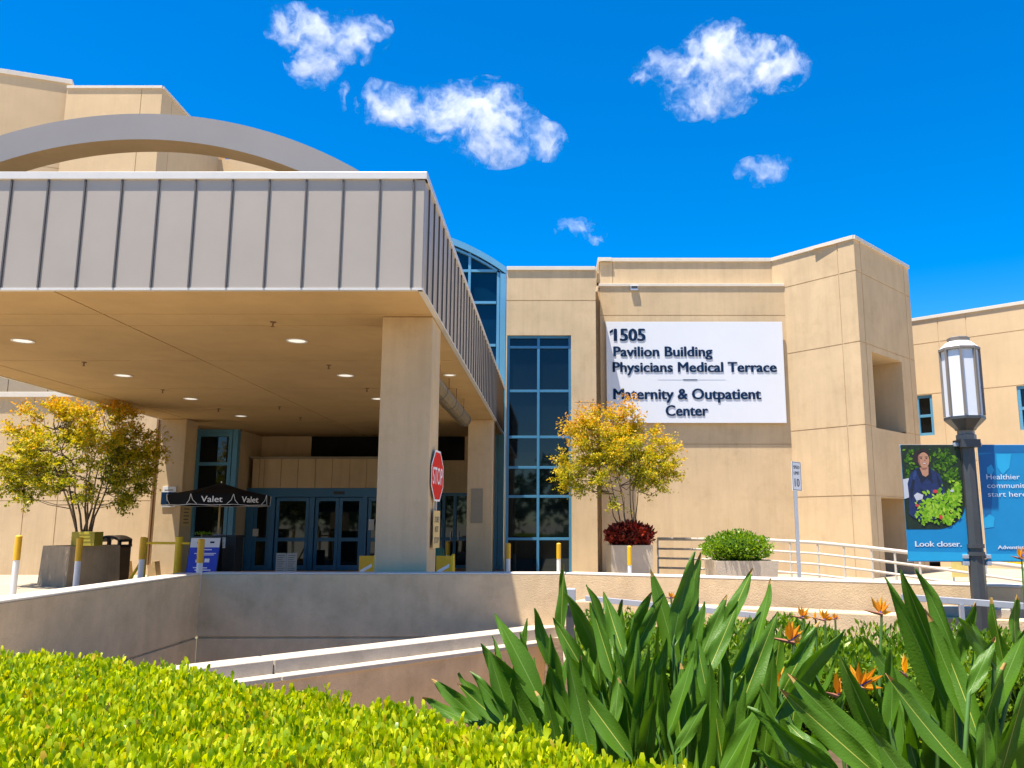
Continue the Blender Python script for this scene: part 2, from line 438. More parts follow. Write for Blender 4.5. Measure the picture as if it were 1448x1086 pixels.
# left retaining wall
def coped(name, label, p0, p1, z0, zt, thick, hj, material='retain', cop='coping', vj=(), proud=.0, ch=.03, cat='wall'):
    d = V((*p1, 0)) - V((*p0, 0)); L = d.length
    t = thing(name, label, cat, (p0[0], p0[1], 0))
    w = MB().wall(p0, p1, z0, zt - ch, hj=hj, vj=vj, thick=thick, gap=.028, dep=.02, ends=True)
    # back face
    dn = d.normalized(); n = V((dn.y, -dn.x, 0)); a = V((*p0, 0)) - n * thick; b = V((*p1, 0)) - n * thick
    w.quad(b + Z3 * z0, a + Z3 * z0, a + Z3 * (zt - ch), b + Z3 * (zt - ch))
    w.build('wall', material, t)
    MB().wbox(p0, p1, 0, L, zt - ch + .001, zt, -proud, thick + proud).build('coping', cop, t, bevel=.012)
    return t
coped('retaining_wall', 'long low retaining wall along the left side of the sunken driveway', (-4.86, 2.0), (-4.86, 11.72), -2.4, WT, .30, [-.02, -1.2], vj=[5.0])
bw = coped('retaining_wall', 'retaining wall across the back of the sunken driveway, half in canopy shade', (-4.855, 11.72), (.15, 11.72), -2.4, WT, .27, [-.02, -1.2])
rw0, rw1 = (.152, 11.72), (8.8, 7.51)
coped('retaining_wall', 'sunlit rough stucco retaining wall behind the bird of paradise plants', rw0, rw1, -.2, WT, .30, [])
# diagonal ramp wall with stepped curb
d0, d1 = V((-3.62, 8.08)), V((.16, 11.70))
dd = (d1 - d0).normalized(); d0 = d0 - dd * 1.6
t = thing('ramp_wall', 'low diagonal wall with pale stepped coping crossing the sunken driveway', 'wall', (d0.x, d0.y, 0))
Ld = (d1 - d0).length
MB().wall(tuple(d0 + V((dd.y, -dd.x)) * .17), tuple(d1 + V((dd.y, -dd.x)) * .17), -2.4, -.05, thick=.5).build('wall', 'retain', t)
for (ua, ub) in ((0, 2.66), (2.672, Ld)):
    MB().wbox(d0, d1, ua, ub, .0, .14, 0, .34).build('coping', 'concrete', t, bevel=.01)
    MB().wbox(d0, d1, ua, ub, -.05, .001, -.19, .36).build('curb_ledge', 'concrete', t, bevel=.008)
# near and right faces of the well
coped('retaining_wall', 'buried retaining wall below the bird of paradise bed', (-.10, 11.39), (-.10, 4.25), -2.4, .02, .2, [], cop='earth')
coped('retaining_wall', 'buried retaining wall behind the yellow green hedge', (-.10, 4.25), (-4.86, 4.25), -2.4, .05, .2, [])
# curb in front of the sunlit wall
dw = (V(rw1) - V(rw0)).normalized(); nw = V((dw.y, -dw.x))
c0 = V(rw0) + nw * .62 + dw * .4; c1 = V(rw1) + nw * .62
c0 = V((c0.x, c0.y)); 
t = thing('planting_bed_curb', 'pale concrete curb at the foot of the sunlit stucco wall', 'curb', (c0.x, c0.y, 0))
MB().wbox(c0, c1, 0, (c1 - c0).length, 0, .53, 0, .3).build('curb_body', 'retain', t, bevel=.015)
q = V(rw0) + nw * .55 + dw * 4.6
MB().wbox(q, q + dw, 0, .75, .531, .63, 0, .18).build('raised_block', 'concrete', t, bevel=.01)

# ================================================================= CANOPY
CX0, CX1, CY0, CY1 = -11.55, -1.735, 10.56, 28.3
ZS, ZT = 4.536, 6.10
cx = (CX0 + CX1) / 2
can = thing('entrance_canopy', 'big flat porte cochere with grey metal fascia on square tan columns', 'canopy', (cx, 20, 0))
# soffit in panels
mb = MB()
xc = [CX0 + .06, -10.75, -6.62, CX1 - .06]; yc = [CY0 + .06, 11.87, 12.60, 15.4, 18.65, 21.9, 24.95, 29.2]
for i in range(len(xc) - 1):
    for k in range(len(yc) - 1):
        g = .014
        x0, x1, y0, y1 = xc[i] + g * (i > 0), xc[i + 1] - g * (i < len(xc) - 2), yc[k] + g, yc[k + 1] - g
        mb.box(x0, x1, y0, y1, ZS, ZS + .05)
mb.box(CX0 + .06, CX1 - .06, CY0 + .06, 29.19, ZS + .028, ZS + .12)
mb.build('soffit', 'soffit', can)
MB().box(CX0 + .1, CX1 - .1, CY0 + .1, 29.1, ZS + .13, ZT - .05).box(CX0 + .1, CX1 - .1, 29.1, 31.5, ZS + .051, ZS + .3).build('roof_deck', 'seam', can)
# fascias with standing seams
def fascia(p0, p1, seams, name='fascia'):
    L = (V(p1) - V(p0)).length
    f = MB()
    us = [0] + seams + [L]
    for a, b in zip(us[:-1], us[1:]):
        f.wbox(p0, p1, a + .004, b - .004, ZS + .02, ZT - .04, 0, .05)
    ob = f.build(name, 'fascia', can, bevel=.006)
    s_ = MB()
    for u in seams: s_.wbox(p0, p1, u - .010, u + .010, ZS + .02, ZT - .05, -.022, .01)
    s_.build('standing_seam', 'seam', ob)
    MB().wbox(p0, p1, -.0, L, ZS - .012, ZS + .019, -.012, .06).build('drip_edge', 'trimmetal', ob)
    MB().wbox(p0, p1, -.03, L + .03, ZT - .045, ZT + .06, -.032, .12).build('coping', 'trimmetal', ob, bevel=.006)
n_s = [CX1 - .15 - CX0] + [CX1 - .60 - .4935 * k - CX0 for k in range(0, 19)]
n_s = sorted(u for u in n_s if u > .15)
fascia((CX0, CY0), (CX1, CY0), n_s)
fascia((CX1, CY0 + .001), (CX1, CY1), [.35 + .5 * k for k in range(0, 36) if .35 + .5 * k < CY1 - CY0 - .1])
fascia((CX0, CY1), (CX0, CY0 + .001), [.35 + .5 * k for k in range(0, 36) if .35 + .5 * k < CY1 - CY0 - .1])
# columns
cols = []
for (x0, x1, y0, y1) in ((-2.545, -1.80, 12.0, 12.86), (-2.545, -1.80, 24.4, 25.2), (-11.49, -10.75, 24.2, 24.95), (-11.49, -10.75, 12.0, 12.86)):
    c = MB().box(x0, x1, y0, y1, 0, ZS - .002).build('column', 'stucco', can, bevel=.02); cols.append(c)
cf = MB().box(-2.42, -2.08, 24.375, 24.398, 1.53, 2.52).build('cover_plate', 'tanpanel', can, bevel=.004)
MB().box(-11.42, -10.86, 24.95, 24.955, 0, .01)
# arch over the canopy roof
ac = V((cx, 12.5, EYE - .36)); Ro, Ri, dp = 6.88, 6.44, .46
mb = MB(); N = 64; a0 = math.asin(4.45 / Ri); 
ring = []
for i in range(N + 1):
    w = math.pi / 2 + (math.pi / 2 - a0) * 1.02 * 0 + (i / N - .5) * 2 * (math.pi / 2 - math.asin((ZT - ac.z) / Ro) + .02)
    ring.append((math.cos(w), math.sin(w)))
for i in range(N):
    (ca, sa), (cb, sb) = ring[i], ring[i + 1]
    P = lambda c, s_, r, y: (ac.x + c * r, ac.y + y, ac.z + s_ * r)
    mb.quad(P(ca, sa, Ri, 0), P(cb, sb, Ri, 0), P(cb, sb, Ro, 0), P(ca, sa, Ro, 0))
    mb.quad(P(ca, sa, Ro, 0), P(cb, sb, Ro, 0), P(cb, sb, Ro, dp), P(ca, sa, Ro, dp))
    mb.quad(P(ca, sa, Ri, dp), P(ca, sa, Ro, dp), P(cb, sb, Ro, dp), P(cb, sb, Ri, dp))
    mb.quad(P(ca, sa, Ri, 0), P(ca, sa, Ri, dp), P(cb, sb, Ri, dp), P(cb, sb, Ri, 0), 1)
mb.build('arch', ['archmetal', 'soffit'], can, smooth=False)
# down lights and sprinklers
def downlight(x, y, r=.145):
    a = MB().lathe([(r, 0), (r + .03, -.004), (r + .03, -.014), (r, -.014)], (x, y, ZS), 24, caps=False).build('downlight', 'white', can)
    MB().lathe([(.001, -.008), (r - .001, -.006)], (x, y, ZS), 24, caps=False).build('lens', 'lens', a)
for y in (13.65, 16.95, 20.2, 23.5):
    for x in (-8.92, -4.32): downlight(x, y)
downlight(-2.16, 16.9, .10)
for px, py in ((386, 455), (119, 512), (230, 551), (465, 516), (519, 549), (309, 578), (395, 575), (341, 607), (425, 590)):
    r_ = ray(px, py); k = (ZS - EYE) / r_.z; p = V((r_.x * k, r_.y * k, ZS))
    MB().lathe([(.045, 0), (.045, -.012), (.014, -.016), (.014, -.07), (.03, -.074), (.03, -.08)], p, 10).build('sprinkler_head', 'pipe', can)
# hanging duct
du = MB().tube([(-2.22, y, 4.03) for y in (14.2, 16, 18, 20.4)], .165, 14).build('hanging_duct', 'duct', can, smooth=False)
for y in (14.3, 15.85, 17.3, 18.65, 20.2):
    MB().tube([(-2.22, y, 4.19), (-2.22, y, ZS)], .012, 6).build('hanger_rod', 'pipe', du)
    MB().tube([(-2.22, y - .03, 4.03), (-2.22, y + .03, 4.03)], .172, 14).build('clamp_ring', 'seam', du)

# ================================================================= BUILDINGS
def coping(p0, p1, z, parent, h=.12, proud=.05, thick=.4, m='coping', ext=0):
    L = (V(p1) - V(p0)).length
    return MB().wbox(p0, p1, -ext, L + ext, z + .001, z + h, -proud, thick).build('coping', m, parent, bevel=.008)

def glazing(parent, p0, p1, u0, u1, z0, z1, vm, hm, fr='bluelight', w=.10, dep=.12, gl='glass', name='window', depth=.10):
    """window part (frame mesh) with its panes as one sub-part"""
    fm = MB()
    for u in [u0 + w / 2, *vm, u1 - w / 2]: fm.wbox(p0, p1, u - w / 2, u + w / 2, z0, z1, dep - .06, dep + depth)
    us = [u0 + w / 2, *vm, u1 - w / 2]
    for z in [z0 + w / 2, *hm, z1 - w / 2]:
        for a, b in zip(us[:-1], us[1:]):
            fm.wbox(p0, p1, a + w / 2 + .001, b - w / 2 - .001, z - w / 2, z + w / 2, dep - .05, dep + depth - .01)
    o = fm.build(name, fr, parent, bevel=.004)
    MB().wbox(p0, p1, u0 + .02, u1 - .02, z0 + .02, z1 - .02, dep + .03, dep + .045).build('pane', gl, o)
    return o

# ---- window block beside the canopy
bA, bB = (-1.46, 24.6), (1.255, 24.6)
blk = thing('stucco_building', 'tan stucco block with tall blue framed window between canopy and sign wall', 'building', (0, 24.6, 0))
wz1 = at(760, 475, 24.7).z; wu1 = at(808, 640, 24.6).x - bA[0]
b = MB().wall(bA, bB, 0, 9.17, hj=[at(780, 425, 24.6).z], op=[(.03, wu1, 0.05, wz1)], thick=.35)
b.wall((1.255, 24.601), (1.255, 31), 0, 9.17); b.wall((-1.46, 29), (-1.46, 24.601), 0, 9.17)
b.quad((1.256, 26.0, 0), (1.459, 26.0, 0), (1.459, 26.0, 8.9), (1.256, 26.0, 8.9))
b.quad((-1.46, 24.6, 9.16), (1.255, 24.6, 9.16), (1.255, 31, 9.16), (-1.46, 31, 9.16))
# short joint right of the window
b.wbox(bA, bB, wu1 + .1, 2.71, at(825, 568, 24.6).z - .01, at(825, 568, 24.6).z + .01, -.004, .01)
b.build('wall', 'stucco', blk)
coping(bA, bB, 9.17, blk); coping((1.255, 24.65), (1.255, 31), 9.17, blk)
glazing(blk, bA, bB, .03, wu1, .05, wz1, [at(761, 640, 24.7).x - bA[0]], [at(760, y, 24.7).z for y in (491, 553, 618, 661, 702, 762)], fr='bluemid', w=.075, dep=.14, gl='glass')
MB().wbox(bA, bB, .03, wu1, .0, .049, -.02, .3).build('sill', 'coping', blk)

# ---- sign wing
sg = thing('stucco_building', 'tan stucco wing that carries the big white wall sign', 'building', (4.4, 26, 0))
sA, sB = (1.45, 25.77), (7.42, 25.77)
s1 = MB().wall(sA, sB, 0, 9.00, hj=[at(980, 446, 25.77).z, at(980, 628, 25.77).z], thick=.33)
s1.wall((1.45, 26.09), (1.45, 25.771), 0, 9.0)
s1.build('lower_wall', 'stucco', sg)
uA, uB = (1.476, 26.1), (7.10, 26.1)
s2 = MB().wall(uA, uB, 8.9, 9.93, vj=[.42], thick=.33)
s2.wall((1.46, 33), (1.46, 26.101), 0, 9.93)
s2.quad((1.46, 26.1, 9.92), (7.1, 26.1, 9.92), (7.1, 33, 9.92), (1.46, 33, 9.92))
s2.build('upper_wall', 'stucco', sg)
coping(uA, uB, 9.93, sg); coping((1.46, 33), (1.46, 26.0), 9.93, sg)
MB().wbox(sA, (7.3, 25.77), -.03, 5.9, 9.001, 9.09, -.04, .325).build('ledge', 'coping', sg, bevel=.008)
# dark boxes modelling the ledge's small cast shadows on the return
for z in (9.45, 8.65):
    MB().obox((1.455, 26.5, z), (.06, 0, 0), (0, .18, 0), (0, 0, .16)).build('shadow_mark', 'recess', sg)

# ---- corner tower, turned 45 degrees
tC, tA, tB = (8.97, 23.9), (6.75, 26.47), (11.86, 26.9)
tw = thing('corner_tower', 'square tan stucco corner tower turned towards the ramp railing', 'building', (*tC, 0))
zj = [8.96, 6.80, 4.34, 2.31]
lu = (V(tC) - V(tA)).length
t1 = MB().wall(tA, tC, 0, 9.93, hj=zj, vj=[lu - .55], thick=.35)
o1a, o1b = onwall(1233, 505, tC, tB), onwall(1281, 600, tC, tB)
o2a, o2b = onwall(1246, 706, tC, tB), onwall(1291, 800, tC, tB)
zu = onwall(1232, 497, tC, tB)[1]; zu0 = onwall(1234, 604, tC, tB)[1]
zl = onwall(1246, 703, tC, tB)[1]
ops = [(o1a[0], o1b[0], zu0, zu), (o2a[0], o2b[0] + .1, -1, zl)]
t1.wall(tC, tB, 0, 9.93, hj=zj, vj=[.42, 3.75], op=ops, thick=1.3)
tBk = V(tA) + V(tB) - V(tC)
t1.wall(tB, tuple(tBk), 0, 9.93, thick=.1); t1.wall(tuple(tBk), tA, 0, 9.93, thick=.1)
t1.quad((*tC, 9.92), (*tB, 9.92), (*tBk, 9.92), (*tA, 9.92))
t1.build('wall', 'stucco', tw)
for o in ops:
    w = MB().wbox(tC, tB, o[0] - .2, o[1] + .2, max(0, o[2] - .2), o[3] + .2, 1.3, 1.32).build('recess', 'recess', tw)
coping(tA, tC, 9.93, tw); coping(tC, tB, 9.93, tw)

# ---- right wing
rD = V((.745, -.667)).normalized()
r0 = V((13.4, 30.5)) - rD * 3; r1 = V((13.4, 30.5)) + rD * 9
rwg = thing('stucco_building', 'low tan stucco wing at the right edge behind the street lamp', 'building', (r0.x, r0.y, 0))
wa0, wa1 = onwall(1294, 560, r0, r1), onwall(1322, 615, r0, r1)
wb0, wb1 = onwall(1437, 546, r0, r1), onwall(1475, 606, r0, r1)
dk0, dk1 = onwall(1308, 790, r0, r1), onwall(1330, 800, r0, r1)
rops = [(wa0[0], wa1[0], wa1[1], wa0[1]), (wb0[0], wb1[0], wb1[1], wb0[1]), (dk0[0], dk1[0], -1, dk0[1])]
jz = [onwall(1290, 488, r0, r1)[1], onwall(1293, 560, r0, r1)[1] + .02, 3.7]
w = MB().wall(r0, r1, 0, 9.0, hj=jz, vj=[onwall(1366, 460, r0, r1)[0], onwall(1340, 640, r0, r1)[0]], op=rops, thick=.35)
rb = V((-rD.y, rD.x)) * -1
w.quad((*r0, 8.99), (*r1, 8.99), (*(r1 + V((6, 7))), 8.99), (*(r0 + V((6, 7))), 8.99))
w.build('wall', 'stucco_far', rwg)
coping(r0, r1, 9.0, rwg)
for o in rops[:2]:
    glazing(rwg, r0, r1, o[0], o[1], o[2], o[3], [], [(o[2] + o[3]) / 2 - .02], fr='bluelight', w=.10, dep=.10)
o = rops[2]; MB().wbox(r0, r1, o[0], o[1], 0, o[3], .3, .32).build('doorway', 'hole', rwg)

# ---- atrium behind the canopy
atr = thing('glass_atrium', 'blue framed glass atrium with an arched roof rising behind the canopy', 'building', (cx, 28.6, 0))
AY = 28.6; aR, aC = 8.19, EYE + 2.47
jx = 4.92
pr = []
for i in range(41):
    x = -jx + 2 * jx * i / 40; pr.append((cx + x, aC + math.sqrt(aR * aR - x * x)))
arch_z = lambda X, r=aR: aC + math.sqrt(max(0, r * r - (X - cx) ** 2))
g = MB().prism([(cx - jx, AY + .12, ZS), *[(x, AY + .12, z - .2) for x, z in [(cx - jx, pr[0][1])] + pr[1:-1] + [(cx + jx, pr[-1][1])]], (cx + jx, AY + .12, ZS)], (0, .02, 0))
g.build('pane', 'glass_blue', atr)
fm = MB()
for (xa, za), (xb, zb) in zip(pr[:-1], pr[1:]):
    for (o, h, y0, y1) in ((0, .24, -.10, .3), (-.30, .08, -.03, .2)):
        fm.hexa([(xa, AY + y0, za + o - h), (xb, AY + y0, zb + o - h), (xb, AY + y1, zb + o - h), (xa, AY + y1, za + o - h),
                 (xa, AY + y0, za + o), (xb, AY + y0, zb + o), (xb, AY + y1, zb + o), (xa, AY + y1, za + o)])
fm.build('arch_frame', 'bluelight', atr)
for sx in (-1, 1):
    fm = MB()
    x = cx + sx * jx
    fm.box(min(x, x - sx * .20), max(x, x - sx * .20), AY - .09, AY + .29, 0, pr[0][1] - .245)
    fm.box(min(x - sx * .22, x - sx * .32), max(x - sx * .22, x - sx * .32), AY - .03, AY + .2, 0, pr[0][1] - .1)
    fm.build('jamb', 'bluelight', atr)
fm = MB(); xm = at(664, 380, AY).x; sp_ = (cx + jx - .27) - xm
vx = [xm - sp_ * k for k in range(0, 8)]
for x in vx: fm.box(x - .045, x + .045, AY, AY + .16, ZT - .2, arch_z(x) - .25)
hz = [at(690, y, AY).z for y in (382.5, 427.5, 488)] + [6.4]
for z in hz:
    half = math.sqrt(max(0, aR ** 2 - (z + .25 - aC) ** 2)); x0 = max(cx - half, cx - jx + .3); x1 = min(cx + half, cx + jx - .3)
    cuts = [x0] + sorted(x for x in vx if x0 < x < x1) + [x1]
    for a, b2 in zip(cuts[:-1], cuts[1:]): fm.box(a + .046, b2 - .046, AY + .01, AY + .15, z - .045, z + .045)
fm.build('mullion', 'bluelight', atr)
# barrel roof behind
mb = MB()
for (xa, za), (xb, zb) in zip(pr[:-1], pr[1:]):
    mb.quad((xa, AY + .31, za - .1), (xb, AY + .31, zb - .1), (xb, AY + 7, zb - .1), (xa, AY + 7, za - .1))
mb.quad((cx + jx, AY + .31, ZS), (cx + jx, AY + 7, ZS), (cx + jx, AY + 7, pr[0][1]), (cx + jx, AY + .31, pr[0][1]))
mb.quad((cx - jx, AY + .31, ZS), (cx - jx, AY + 7, ZS), (cx - jx, AY + 7, pr[0][1]), (cx - jx, AY + .31, pr[0][1]))
mb.build('roof', 'fascia', atr)
# entrance wall under the canopy
eA, eB = (-11.35, 29.2), (-1.70, 29.2)
cl0, cl1 = onwall(441, 612, eA, eB)[0], 8.2
sd0, sd1, sdz = onwall(619, 700, eA, eB)[0], 9.45, onwall(640, 697, eA, eB)[1]
eops = [(cl0 - .001, cl1 + .001, 3.7, ZS), (sd0, sd1, 0, sdz)]
MB().wall(eA, eB, 0, ZS, vj=[onwall(428, 640, eA, eB)[0]], op=eops, thick=.3).build('entrance_wall', 'stucco', atr)
MB().wbox(eA, eB, cl0, cl1, 3.7, ZS + .05, .02, .27).build('clerestory_glass', 'hole', atr)
sdx = onwall(643, 740, eA, eB)[0]
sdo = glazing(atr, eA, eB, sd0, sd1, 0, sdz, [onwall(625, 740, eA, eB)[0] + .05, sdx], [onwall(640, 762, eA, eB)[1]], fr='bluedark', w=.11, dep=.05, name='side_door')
for du_ in (-.13, .13):
    MB().wbox(eA, eB, sdx + du_ - .015, sdx + du_ + .015, .95, 1.25, -.06, -.02).build('handle', 'steel', sdo)
# vestibule
VY = 28.0
vA, vB = (at(346, 750, VY).x, VY), (-5.3, VY)
vU = lambda px: at(px, 750, VY).x - vA[0]
vz = lambda py: at(450, py, VY).z
Lv = vB[0] - vA[0]
ves = MB()
fA = (vU(353) + vA[0], VY - .05); ztop, zb_ = vz(649), vz(690)
sm = [vU(px) - vU(353) for px in (363, 370, 394, 418, 443, 467, 492, 516, 540)] + [4.35, 4.93]
ves.wall(fA, (vB[0], VY - .05), zb_, ztop, vj=sm, gap=.03, dep=.025, thick=1.2, ends=True)
ves.build('vestibule_fascia', 'stucco', atr)
MB().box(fA[0] - .08, vB[0] + .05, VY - .12, 29.18, ztop + .001, ztop + .07).build('vestibule_roof', 'tanpanel', atr)
fr = MB()
hd = vz(703)
posts = [(346, 357), (380, 387), (436, 443), (511, 518), (566, 573)]
for a, b2 in posts: fr.box(vA[0] + vU(a), vA[0] + vU(b2), VY, VY + .14, 0.005, hd)
fr.box(vA[0], vB[0], VY - .02, VY + .16, hd + .001, zb_ - .002)
fr.box(vA[0], vA[0] + .1, VY + .141, 29.19, 0, hd)
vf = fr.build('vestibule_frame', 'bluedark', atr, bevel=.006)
MB().box(vA[0] + vU(470), vA[0] + vU(485), VY - .05, VY - .021, vz(699), vz(695)).build('door_sensor', 'blackpl', vf)
def leaf(pa, pb, name='door', mid=763, y=VY + .05, panes=(None,)):
    x0, x1 = vA[0] + vU(pa), vA[0] + vU(pb); w_ = .11
    m_ = MB().box(x0, x0 + w_, y, y + .06, .01, hd - .01).box(x1 - w_, x1, y, y + .06, .01, hd - .01)
    for za, zb2 in ((.01, .16), (vz(mid) - .06, vz(mid) + .06), (hd - .13, hd - .01)): m_.box(x0 + w_, x1 - w_, y, y + .06, za, zb2)
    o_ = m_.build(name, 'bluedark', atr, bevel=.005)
    MB().box(x0 + w_ * .9, x1 - w_ * .9, y + .025, y + .035, .1, hd - .08).build('pane', 'glass', o_)
    return o_
leaf(357, 380, 'sidelight'); leaf(388, 435, 'door'); leaf(443.5, 477, 'sliding_door', y=VY + .075); leaf(477.5, 510.5, 'sliding_door', y=VY + .075); leaf(519, 566, 'door')
xx = at(361, 753, VY - .01)
for (px, py, w_, h_) in ((361, 753, .2, .24), (525, 742, .18, .36)):
    p = at(px, py, VY + .03)
    MB().obox(p, (w_ / 2, 0, 0), (0, .004, 0), (0, 0, h_ / 2)).build('door_notice', 'paper', vf)
# left glass bay
gA, gB = (-11.62, 27.0), (-10.46, 27.0)
gz = lambda y: at(300, y, 27.0).z
glazing(atr, gA, gB, 0, gB[0] - gA[0], 0, ZS, [], [gz(615), gz(656), gz(761)], w=.11, dep=0, name='side_glazing')
MB().box(-10.44, -10.28, 26.96, 27.2, 0, ZS - .002).build('corner_post', 'bluelight', atr)
MB().wall((-10.28, 27.201), (-10.28, 29.2), 0, ZS).build('side_wall', 'stucco', atr)

# ---- left wing
lw = thing('stucco_building', 'sunlit tan stucco wing behind the ornamental tree at far left', 'building', (-20, 25.4, 0))
lA, lB = (-32, 25.4), (-11.6, 25.4)
LZ = at(60, 562, 25.4).z
vjl = [onwall(px, 740, lA, lB)[0] for px in (31, 78)] + [10.0, 5.0]
w = MB().wall(lA, lB, 0, LZ, hj=[at(100, 611, 25.4).z, at(100, 708, 25.4).z], vj=vjl, thick=.35, gap=.024)
w.wall((-11.6, 25.401), (-11.6, 27.0), 0, LZ)
w.quad((-32, 25.4, LZ - .01), (-11.6, 25.4, LZ - .01), (-11.6, 29.6, LZ - .01), (-32, 29.6, LZ - .01))
w.build('wall', 'stucco', lw)
coping(lA, lB, LZ, lw, h=.16, proud=.10); coping((-11.6, 25.45), (-11.6, 29.6), LZ, lw, h=.16, proud=.0)
mtl = MB().wall((-32, 26.6), (-12.2, 26.6), LZ, LZ + 2.2, vj=[k * 1.3 for k in range(1, 16)], gap=.03, thick=.3)
mtl.build('metal_parapet', 'tanpanel', lw)  # taupe stands in for grey metal; its shade is in the colour
MB().wbox(lA, lB, onwall(222, 620, lA, lB)[0], onwall(224.5, 620, lA, lB)[0], .3, LZ, -.09, -.005).build('upright', 'pipe', lw)  # thin brown upright set just proud of the wall

# ---- tall block behind
tb = thing('hospital_tower', 'tall plain tan building rising behind the grey canopy arch', 'building', (-20, 34, 0))
tz = 1.5 + 17.8
b = MB().wall((-20.2, 32), (-16.25, 32), 0, tz, vj=[3.1], hj=[14.9], thick=.3)
b.wall((-16.25, 32.001), (-16.25, 37.9), 0, tz, hj=[14.9], vj=[.9])
b.wall((-16.25, 37.9), (-12.2, 37.9), 0, tz - .4, hj=[14.9], vj=[3])
b.wall((-26, 30.2), (-20.2, 32.3), 0, tz + .35, hj=[15.9], vj=[2.9])
b.quad((-20.2, 32.01, tz - .01), (-16.25, 32.01, tz - .01), (-16.25, 45, tz - .01), (-20.2, 45, tz - .01)); b.quad((-26, 30.25, tz + .3), (-20.2, 32.35, tz + .3), (-20.2, 45, tz + .3), (-26, 45, tz + .3))
b.quad((-16.25, 37.9, tz - .41), (-12.2, 37.9, tz - .41), (-12.2, 45, tz - .41), (-16.25, 45, tz - .41))
b.build('wall', 'stucco_far', tb)
coping((-20.2, 32), (-16.25, 32), tz, tb); coping((-16.25, 32.05), (-16.25, 37.9), tz, tb); coping((-26, 30.2), (-20.2, 32.3), tz + .35, tb, h=.2)

# ================================================================= BUILDING SIGN
sp0, sp1 = at(857, 455, 25.62), at(1106, 457, 25.62); sb = at(858, 598, 25.62).z
sx0, sx1, sz1, sz0 = sp0.x, sp1.x, sp0.z, sb
sign = thing('building_sign', 'large white wall sign with raised navy lettering, 1505 at the top', 'sign', (sx0, 25.7, sz0))
MB().box(sx0, sx1, 25.62, 25.665, sz0, sz1).build('panel', 'signwhite', sign, bevel=.006)
for x in (sx0 + .6, sx1 - .6):
    for z in (sz0 + .5, sz1 - .5): MB().box(x - .04, x + .04, 25.666, 25.769, z - .04, z + .04).build('bracket', 'steel', sign)
def signline(s, pxl, pxr, pyb, hpx, bold=.034):
    p = at(pxl, pyb, 25.618); q = at(pxr, pyb, 25.618); hh = at(pxl, pyb - hpx, 25.618).z - p.z
    text('lettering', s, 'navy', sign, (p.x, 25.619, p.z), (1, 0, 0), (0, 0, 1), width=q.x - p.x, height=hh, bold=bold, extrude=.013)
signline('1505', 869, 912, 482, 17, .045)
_p, _q = at(866, 482, 25.618), at(866, 465, 25.618); _h = _q.z - _p.z
MB().prism([(_p.x + .005, 25.619, _p.z + _h * .62), (_p.x + .005, 25.619, _p.z + _h * .80), (_p.x - .10, 25.619, _p.z + _h * .74), (_p.x - .10, 25.619, _p.z + _h * .56)][::-1] and [(_p.x + .02, 25.6055, _p.z + _h * .98), (_p.x - .085, 25.6055, _p.z + _h * .80), (_p.x - .085, 25.6055, _p.z + _h * .60), (_p.x + .02, 25.6055, _p.z + _h * .74)], (0, .0125, 0)).build('lettering', 'navy', sign)
signline('Pavilion Building', 868, 1007, 504, 14)
signline('Physicians Medical Terrace', 867, 1098, 526, 14)
signline('Maternity & Outpatient', 868, 1076, 564.5, 15)
signline('Center', 942, 1001, 588, 15)
p, q = at(966, 537, 25.618), at(986, 537, 25.618)
MB().box(p.x, q.x, 25.612, 25.6195, p.z - .012, p.z + .012).build('divider', 'navy', sign)
p, q = at(930, 537, 25.618), at(1026, 537, 25.618)
MB().box(p.x, q.x, 25.6165, 25.6196, p.z - .005, p.z + .005).build('divider_line', 'steel', sign)
# flood light
p = at(897, 407, 25.7)
fl = thing('wall_light', 'small grey box flood light under the ledge above the white sign', 'light', p)
MB().box(p.x - .12, p.x + .12, 25.67, 25.745, p.z - .09, p.z + .07).build('housing', 'steel', fl, bevel=.01)
MB().box(p.x - .03, p.x + .03, 25.746, 25.768, p.z - .05, p.z + .05).build('bracket', 'steel', fl)
MB().box(p.x - .10, p.x + .10, 25.664, 25.669, p.z - .02, p.z + .055).build('lens', 'bindark', fl)

# ================================================================= STREET LAMP + BANNERS
PYL = 8.85
lb = at(1386, 880, PYL); lx = at(1373, 700, PYL).x
lamp = thing('street_lamp', 'tall dark street lamp with white octagonal lantern and two blue banners', 'street lamp', (lx, PYL, 0))
zn = at(1370, 622, PYL).z
pole = MB()
pole.lathe([(.15, 0), (.15, .12), (.09, .18), (.082, .3), (.078, 1.2), (.070, zn - .02)], (lx, PYL, 0), 8, R(22.5))
po = pole.build('pole', 'polemetal', lamp)
for z in (at(1380, 772, PYL).z, at(1380, 783, PYL).z):
    MB().lathe([(.082, -.02), (.09, -.02), (.09, .02), (.082, .02)], (lx, PYL, z), 16).build('collar', 'polemetal', po)
zb0 = at(1368, 609, PYL).z; zb1 = at(1368, 594, PYL).z; zt0 = at(1365, 497, PYL).z; zt1 = at(1362, 489, PYL).z
MB().lathe([(.07, zn - .02), (.10, zn), (.10, zn + .05), (.085, zn + .06), (.085, zb0 - .0)], (lx, PYL, 0), 8, R(22.5)).build('neck', 'lampmetal', lamp)
MB().box(lx - .10, lx + .10, PYL - .10, PYL + .10, zn - .085, zn - .001).build('banner_clamp', 'polemetal', lamp)
ho = MB().lathe([(.10, zb0), (.11, zb0 + .02), (.205, zb1), (.205, zb1 + .03), (.195, zb1 + .03)], (lx, PYL, 0), 8, R(22.5)).build('lantern_base', 'polemetal', lamp)
gl_ = MB().lathe([(.185, zb1 + .031), (.185, zt0)], (lx, PYL, 0), 8, R(22.5)).build('lantern_glass', 'lampwhite', lamp)
fr = MB()
